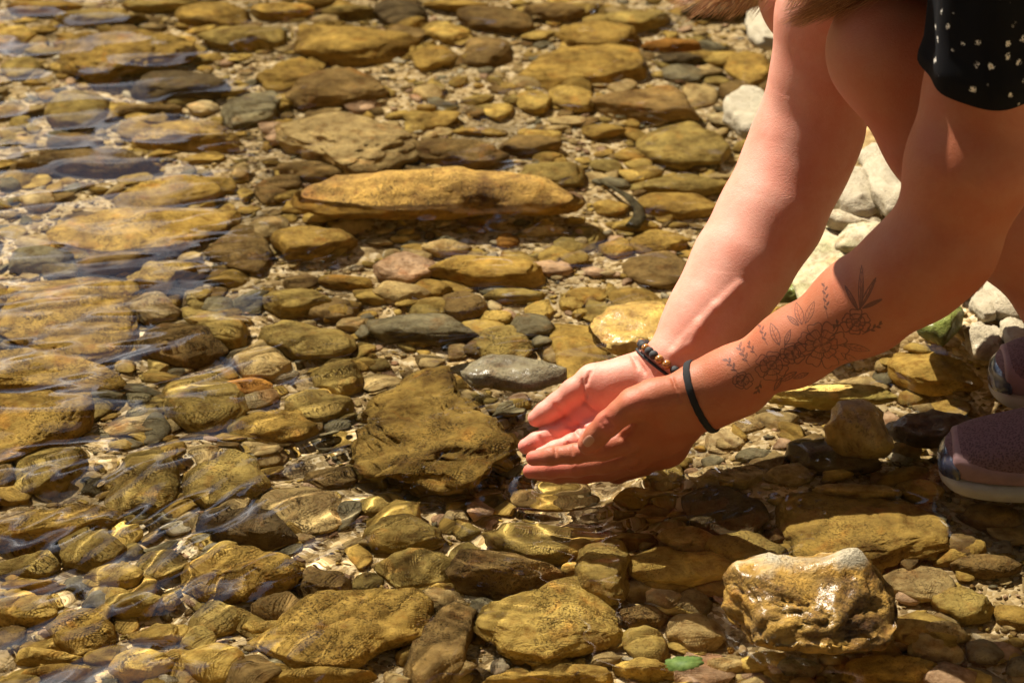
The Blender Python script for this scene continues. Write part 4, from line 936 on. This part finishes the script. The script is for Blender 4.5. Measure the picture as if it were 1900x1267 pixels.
# shoes
m, nt, bs, L = new_mat('mauve_knit'); v = N(nt, 'ShaderNodeTexCoord').outputs['Object']
kv = N(nt, 'ShaderNodeTexVoronoi'); kv.inputs['Scale'].default_value = 420; L(v, kv.inputs['Vector'])
L(mixc(nt, ramp(nt, kv.outputs['Distance'], [(.2, 0.), (.6, 1.)]), (.085, .042, .048), (.18, .095, .105)), bs.inputs['Base Color']); bs.inputs['Roughness'].default_value = .85; L(bump(nt, kv.outputs['Distance'], .6, .0012), bs.inputs['Normal']); KNIT = m
def plain(n, c, r, coat=0):
    m, nt, bs, L = new_mat(n); v = N(nt, 'ShaderNodeTexCoord').outputs['Object']
    L(mixc(nt, ramp(nt, noise(nt, v, 60, 4), [(.3, 0.), (.7, 1.)]), tuple(x * .82 for x in c), tuple(min(1, x * 1.12) for x in c)), bs.inputs['Base Color'])
    bs.inputs['Roughness'].default_value = r; bs.inputs['Coat Weight'].default_value = coat; L(bump(nt, noise(nt, v, 300, 3), .3, .0008), bs.inputs['Normal']); return m
SOLE = plain('white_rubber_sole', (.36, .32, .26), .5, .3); TOEC = plain('navy_rubber_toe', (.035, .04, .07), .25, .8); OVER = plain('smooth_pink_overlay', (.27, .155, .16), .6); LACE = plain('black_lace', (.02, .02, .022), .8)
def loft(st, K=28, pw=2.4, flat_bot=True):
    V, F = [], []
    for (x, yc, w, z0, z1) in st:
        for j in range(K):
            a = 2 * math.pi * j / K; c, s = math.cos(a), math.sin(a); cx = np.sign(c) * abs(c) ** (2 / pw); sy = np.sign(s) * abs(s) ** (2 / (pw if s > 0 else 4.5))
            V.append((x, yc + cx * w, (z0 + z1) / 2 + sy * (z1 - z0) / 2))
    for i in range(len(st) - 1):
        for j in range(K): F.append((i * K + j, (i + 1) * K + j, (i + 1) * K + (j + 1) % K, i * K + (j + 1) % K))
    F.append(tuple(range(K))); F.append(tuple(range((len(st) - 1) * K + K - 1, (len(st) - 1) * K - 1, -1)))
    return np.array(V), F
def resample(st, n):
    st = np.array(st, float); t = np.linspace(0, len(st) - 1, n); i = np.clip(t.astype(int), 0, len(st) - 2); f = (t - i)[:, None]
    p0 = st[np.clip(i - 1, 0, None)]; p1 = st[i]; p2 = st[i + 1]; p3 = st[np.clip(i + 2, None, len(st) - 1)]
    return .5 * (2 * p1 + (p2 - p0) * f + (2 * p0 - 5 * p1 + 4 * p2 - p3) * f ** 2 + (3 * p1 - p0 - 3 * p2 + p3) * f ** 3)
def shoe(tip, yaw, pitch):
    root = mk_mixed('shoe', *loft(resample([(.001,0,.006,.022,.030),(.004,0,.020,.014,.040),(.018,0,.036,.010,.052),(.045,0,.045,.009,.060),(.085,0,.049,.010,.070),(.12,0,.046,.012,.086),(.155,0,.041,.014,.100),(.20,0,.038,.016,.108),(.245,0,.034,.016,.112),(.268,0,.020,.018,.104),(.272,0,.006,.03,.08)], 46)), KNIT, person)
    parts = [mk_mixed('sole', *loft(resample([(-.002,0,.006,.006,.020),(.002,0,.022,.002,.021),(.016,0,.039,-.003,.020),(.045,0,.049,-.006,.020),(.09,0,.052,-.007,.021),(.14,0,.046,-.006,.023),(.20,0,.044,-.007,.028),(.25,0,.038,-.007,.032),(.274,0,.022,-.004,.032),(.28,0,.008,.004,.028)], 40), pw=3), SOLE, root),
             mk_mixed('toe_cap', *loft(resample([(-.0035,0,.005,.014,.030),(.000,0,.020,.010,.036),(.006,0,.029,.008,.041),(.012,0,.035,.009,.042),(.016,0,.0375,.011,.036),(.0175,0,.036,.014,.028)], 18)), TOEC, root),
             mk_mixed('overlay', *loft(resample([(.010,0,.0305,.012,.0462),(.014,0,.0352,.011,.0505),(.03,0,.0425,.010,.0505),(.05,0,.0472,.010,.0455),(.09,0,.0504,.010,.042),(.13,0,.0468,.012,.042),(.18,0,.0415,.014,.046),(.22,0,.038,.016,.050)], 36)), OVER, root)]
    for i in range(5):
        x = .098 + .016 * i; zt = .074 + .0075 * i; v_, f_ = tube([(x, -.03, zt - .006), (x + .004, -.015, zt + .003), (x + .006, 0, zt + .006), (x + .004, .015, zt + .003), (x, .03, zt - .006)], .0022, 8); parts.append(mk_mixed('lace', v_, f_, LACE, root))
    root.rotation_euler = (0, pitch, yaw); root.scale = (.95, .93, .90); root.location = Vector(tip - org); return root
s1 = shoe(hit(1745, 884, .004), R(-5), R(-3)); s1['label'] = 'nearer mauve sneaker standing in the shallow water'
s2 = shoe(hit(1838, 728, .012), R(-2), R(-2)); s2['label'] = 'farther mauve sneaker with dark front'
# wrist things
def ring(g, c, n, K=48):
    n = n / np.linalg.norm(n); u = np.cross(n, [0, 1, 0.]); u /= np.linalg.norm(u); w = np.cross(n, u); out = []
    for j in range(K):
        d = math.cos(2 * math.pi * j / K) * u + math.sin(2 * math.pi * j / K) * w; ts = np.arange(.008, .06, .0005); v = g.at(c + d * ts[:, None]); i = np.argmax(v > 0); out.append(ts[i] if v[i] > 0 else .03)
    out = np.array(out)
    for _ in range(4): out = .25 * np.roll(out, 1) + .5 * out + .25 * np.roll(out, -1)
    return np.array([c + (math.cos(2 * math.pi * j / K) * u + math.sin(2 * math.pi * j / K) * w) * out[j] for j in range(K)]), u, w
FAB = plain('black_terry_band', (.012, .012, .014), .95)
cN = P(1301, 736, -.338); q1, q2 = P(1277, 681, -.338), P(1325, 788, -.338); nrm = np.cross(q2 - q1, np.array([.30, .84, -.45])); nrm = nrm / np.linalg.norm(nrm)
pts, u_, w_ = ring(GN, cN, nrm); ctr = pts.mean(0); dn = (pts - ctr) / np.linalg.norm(pts - ctr, axis=1)[:, None]
V, F = [], []; K2 = 12
for i in range(48):
    for j in range(K2):
        a = 2 * math.pi * j / K2; V.append(pts[i] + dn[i] * (.0009 + .0012 * math.cos(a)) + nrm * .0033 * math.sin(a) * (1 + .06 * math.sin(i * 2.3)))
for i in range(48):
    for j in range(K2): F.append((i * K2 + j, ((i + 1) % 48) * K2 + j, ((i + 1) % 48) * K2 + (j + 1) % K2, i * K2 + (j + 1) % K2))
tag(mk('wristband', V, F, FAB), 'plain black fabric wristband round the tattooed near wrist', 'wristband')
cF = P(1232, 672, -.222); qa, qb = P(1184, 642, -.222), P(1250, 690, -.240); nF = np.cross(qb - qa, np.array([.2, .85, -.45])); nF /= np.linalg.norm(nF)
pts, u_, w_ = ring(GF, cF, nF, 23); ctr = pts.mean(0); dn = (pts - ctr) / np.linalg.norm(pts - ctr, axis=1)[:, None]
br = tag(empty('bead_bracelet', tuple(ctr)), 'bracelet of black lava and tiger eye beads on the far wrist', 'bracelet')
LAVA = plain('black_lava', (.03, .03, .032), .75)
m, nt, bs, L = new_mat('tiger_eye'); v = N(nt, 'ShaderNodeTexCoord').outputs['Object']; mpn = N(nt, 'ShaderNodeMapping'); mpn.inputs['Scale'].default_value = (1, 1, 5); L(v, mpn.inputs[0])
L(ramp(nt, noise(nt, mpn.outputs[0], 160, 3, .5, 1.), [(.35, (.05, .018, .006)), (.5, (.28, .10, .02)), (.66, (.62, .33, .08))]), bs.inputs['Base Color']); bs.inputs['Roughness'].default_value = .12; bs.inputs['Coat Weight'].default_value = .6; TIG = m
per = np.linalg.norm(pts - np.roll(pts, 1, 0), axis=1).mean(); bv, bf = ICO[3]
nb = nF if nF[2] > 0 else -nF
for i in range(23):
    r = per * .5; kind = 'LTLLTTLLTTLTLLTLLTTLLTL'[i]
    vv = bv * r * (1 + (.05 * vnoise(bv * 5 + i * 3, i))[:, None] * (kind == 'L'))
    o = mk('bead', vv, bf, LAVA if kind == 'L' else TIG, br); o.location = Vector(pts[i] + dn[i] * r * .8 - ctr + nb * .002)
pts2, _, _ = ring(GF, cF - nb * .0055, nF, 48); c2 = pts2.mean(0); d2 = (pts2 - c2) / np.linalg.norm(pts2 - c2, axis=1)[:, None]
v_, f_ = tube(pts2 + d2 * .0012, .0014, 8, True); tag(mk('wrist_cord', v_, f_, LACE), 'thin black cord worn beside the bead bracelet', 'cord')
print('person', time.time() - T0)

# ------------------------------------------------------------------ small things
c = np.array([.060, -.292, .0412]); V, F = [tuple(c)], []; K = 28
for i in range(1, 7):
    for j in range(K):
        a = 2 * math.pi * j / K; r = i / 6; V.append((c[0] + .013 * r * math.cos(a), c[1] + .009 * r * math.sin(a), c[2] + .0003 * math.sin(9 * r + 3 * a) + .0008 * r ** 4))
for j in range(K): F.append((0, 1 + j, 1 + (j + 1) % K, 1 + (j + 1) % K))
for i in range(5):
    for j in range(K): F.append((1 + i * K + j, 1 + (i + 1) * K + j, 1 + (i + 1) * K + (j + 1) % K, 1 + i * K + (j + 1) % K))
hw = tag(mk_mixed('scooped_water', V, F, MW), 'small pool of clear water held in the cupped hands', 'water'); hw.cycles.is_caustics_caster = True
m, nt, bs, L = new_mat('leaf_green'); v = N(nt, 'ShaderNodeTexCoord').outputs['Object']
L(mixc(nt, ramp(nt, noise(nt, v, 120, 4), [(.35, 0.), (.65, 1.)]), (.09, .17, .03), (.22, .33, .09)), bs.inputs['Base Color']); bs.inputs['Roughness'].default_value = .6
c = hit(1268, 1229, -.045); V, F = [(0, 0, .0015)], []; K = 36
for j in range(K):
    a = 2 * math.pi * j / K; r = .016 * (1 + .16 * abs(math.sin(a * 4.5)) - .25 * (abs((a % 2.1) - 1.) < .12)); V.append((r * math.cos(a), r * .62 * math.sin(a), .0012 * math.sin(3 * a)))
for j in range(K): V.append((V[1 + j][0] * .98, V[1 + j][1] * .98, V[1 + j][2] - .0008))
for j in range(K):
    k = (j + 1) % K; F += [(0, 1 + j, 1 + k, 1 + k), (1 + j, 1 + K + j, 1 + K + k, 1 + k), (1 + K + j, 1 + K + k, 1 + K, 1 + K)]
lf = mk_mixed('leaf', V, [f for f in F if len(set(f)) > 2], m); lf.location = c; lf.rotation_euler = (.1, -.06, .2); receive(tag(lf, 'torn green leaf lying under water right of the bottom centre', 'leaf'))
BARK = stone_mat('wet_bark', streak=.8, speck=.6, fine=1.6)
pp = [hit(x, y, z) for x, y, z in ((1112,333,-.060),(1140,350,-.055),(1165,365,-.052),(1185,385,-.05),(1186,402,-.05),(1172,422,-.052))]
v_, f_ = tube(pp, [.0025,.004,.005,.0055,.0075,.009], 10); v_ = v_ + (vnoise(v_ * 120, 3) * .0012)[:, None]; tw = mk_mixed('twig', v_, f_, BARK); tw.color = (.10, .085, .05, 1); receive(tag(tw, 'bent dark twig lying on the bed right of the longest slab', 'twig'))
# the wood across the stream, mirrored; plus unseen crowns added to block skylight
rg = np.random.default_rng(5); crowns = []
for i in range(34):
    az = R(rg.uniform(-75, 80)); d = rg.uniform(10, 15); low = math.degrees(az) < 9
    top = d * math.tan(R(15.3 if low else rg.uniform(40, 54) if math.degrees(az) < 25 else rg.uniform(58, 68))) if math.degrees(az) > -16 else d * math.tan(R(15.3))
    crowns.append((d * math.sin(az), -2.3 + d * math.cos(az), top * .5, rg.uniform(1.6, 2.6), top * .52))
for i in range(34):
    az = R(rg.uniform(80, 275)); d = rg.uniform(6.5, 11); top = d * math.tan(R(rg.uniform(58, 70))); crowns.append((d * math.sin(az), -1.0 + d * math.cos(az), top * .5, rg.uniform(1.8, 2.8), top * .52))  # crowns added behind and beside the camera, unseen, to cut sky fill
for az, d, e0, e1 in ((-6.5, 9, 29.5, 46), (-16, 10, 29.5, 38), (15, 9, 0, 60), (3, 9.5, 0, 58), (28, 9, 0, 60), (-4.4, 9.2, 0, 40), (-1.2, 9.6, 0, 48), (6.5, 9.4, 0, 52), (10, 9.1, 0, 55)):
    z0, z1 = d * math.tan(R(e0)), d * math.tan(R(e1)); crowns.append((d * math.sin(R(az)), -2.3 + d * math.cos(R(az)), (z0 + z1) / 2, .5 if az == -4.4 else .9 if -2 < az < 9 else 1.5, (z1 - z0) / 2))
V, F = [], []
for (x, y, z, r, rz) in crowns:
    n = int(560 * r); q = rg.normal(size=(n, 3)); q /= np.linalg.norm(q, axis=1)[:, None]; q *= rg.uniform(.55, 1.0, (n, 1)) * (1 + .25 * vnoise(q * 2.2 + x, 3))[:, None]
    c = q * [r, r, rz] + [x, y, z]
    for p in c:
        s = rg.uniform(.16, .34); a = rg.normal(size=3); a /= np.linalg.norm(a); b = np.cross(a, rg.normal(size=3)); b /= np.linalg.norm(b); k = len(V); V += [p - a * s, p + b * s * .6, p + a * s, p - b * s * .6]; F.append((k, k + 1, k + 2, k + 3))
m, nt, bs, L = new_mat('foliage'); v = N(nt, 'ShaderNodeTexCoord').outputs['Object']
L(mixc(nt, noise(nt, v, 1.2, 3), (.035, .05, .012), (.10, .12, .03)), bs.inputs['Base Color']); bs.inputs['Roughness'].default_value = .7
tag(mk('woodland', np.array(V), np.array(F), m, smooth=False), 'dark trees mirrored beyond the far bank, with unseen crowns added all round to cut skylight', 'woodland', kind='stuff')
print('done', time.time() - T0)
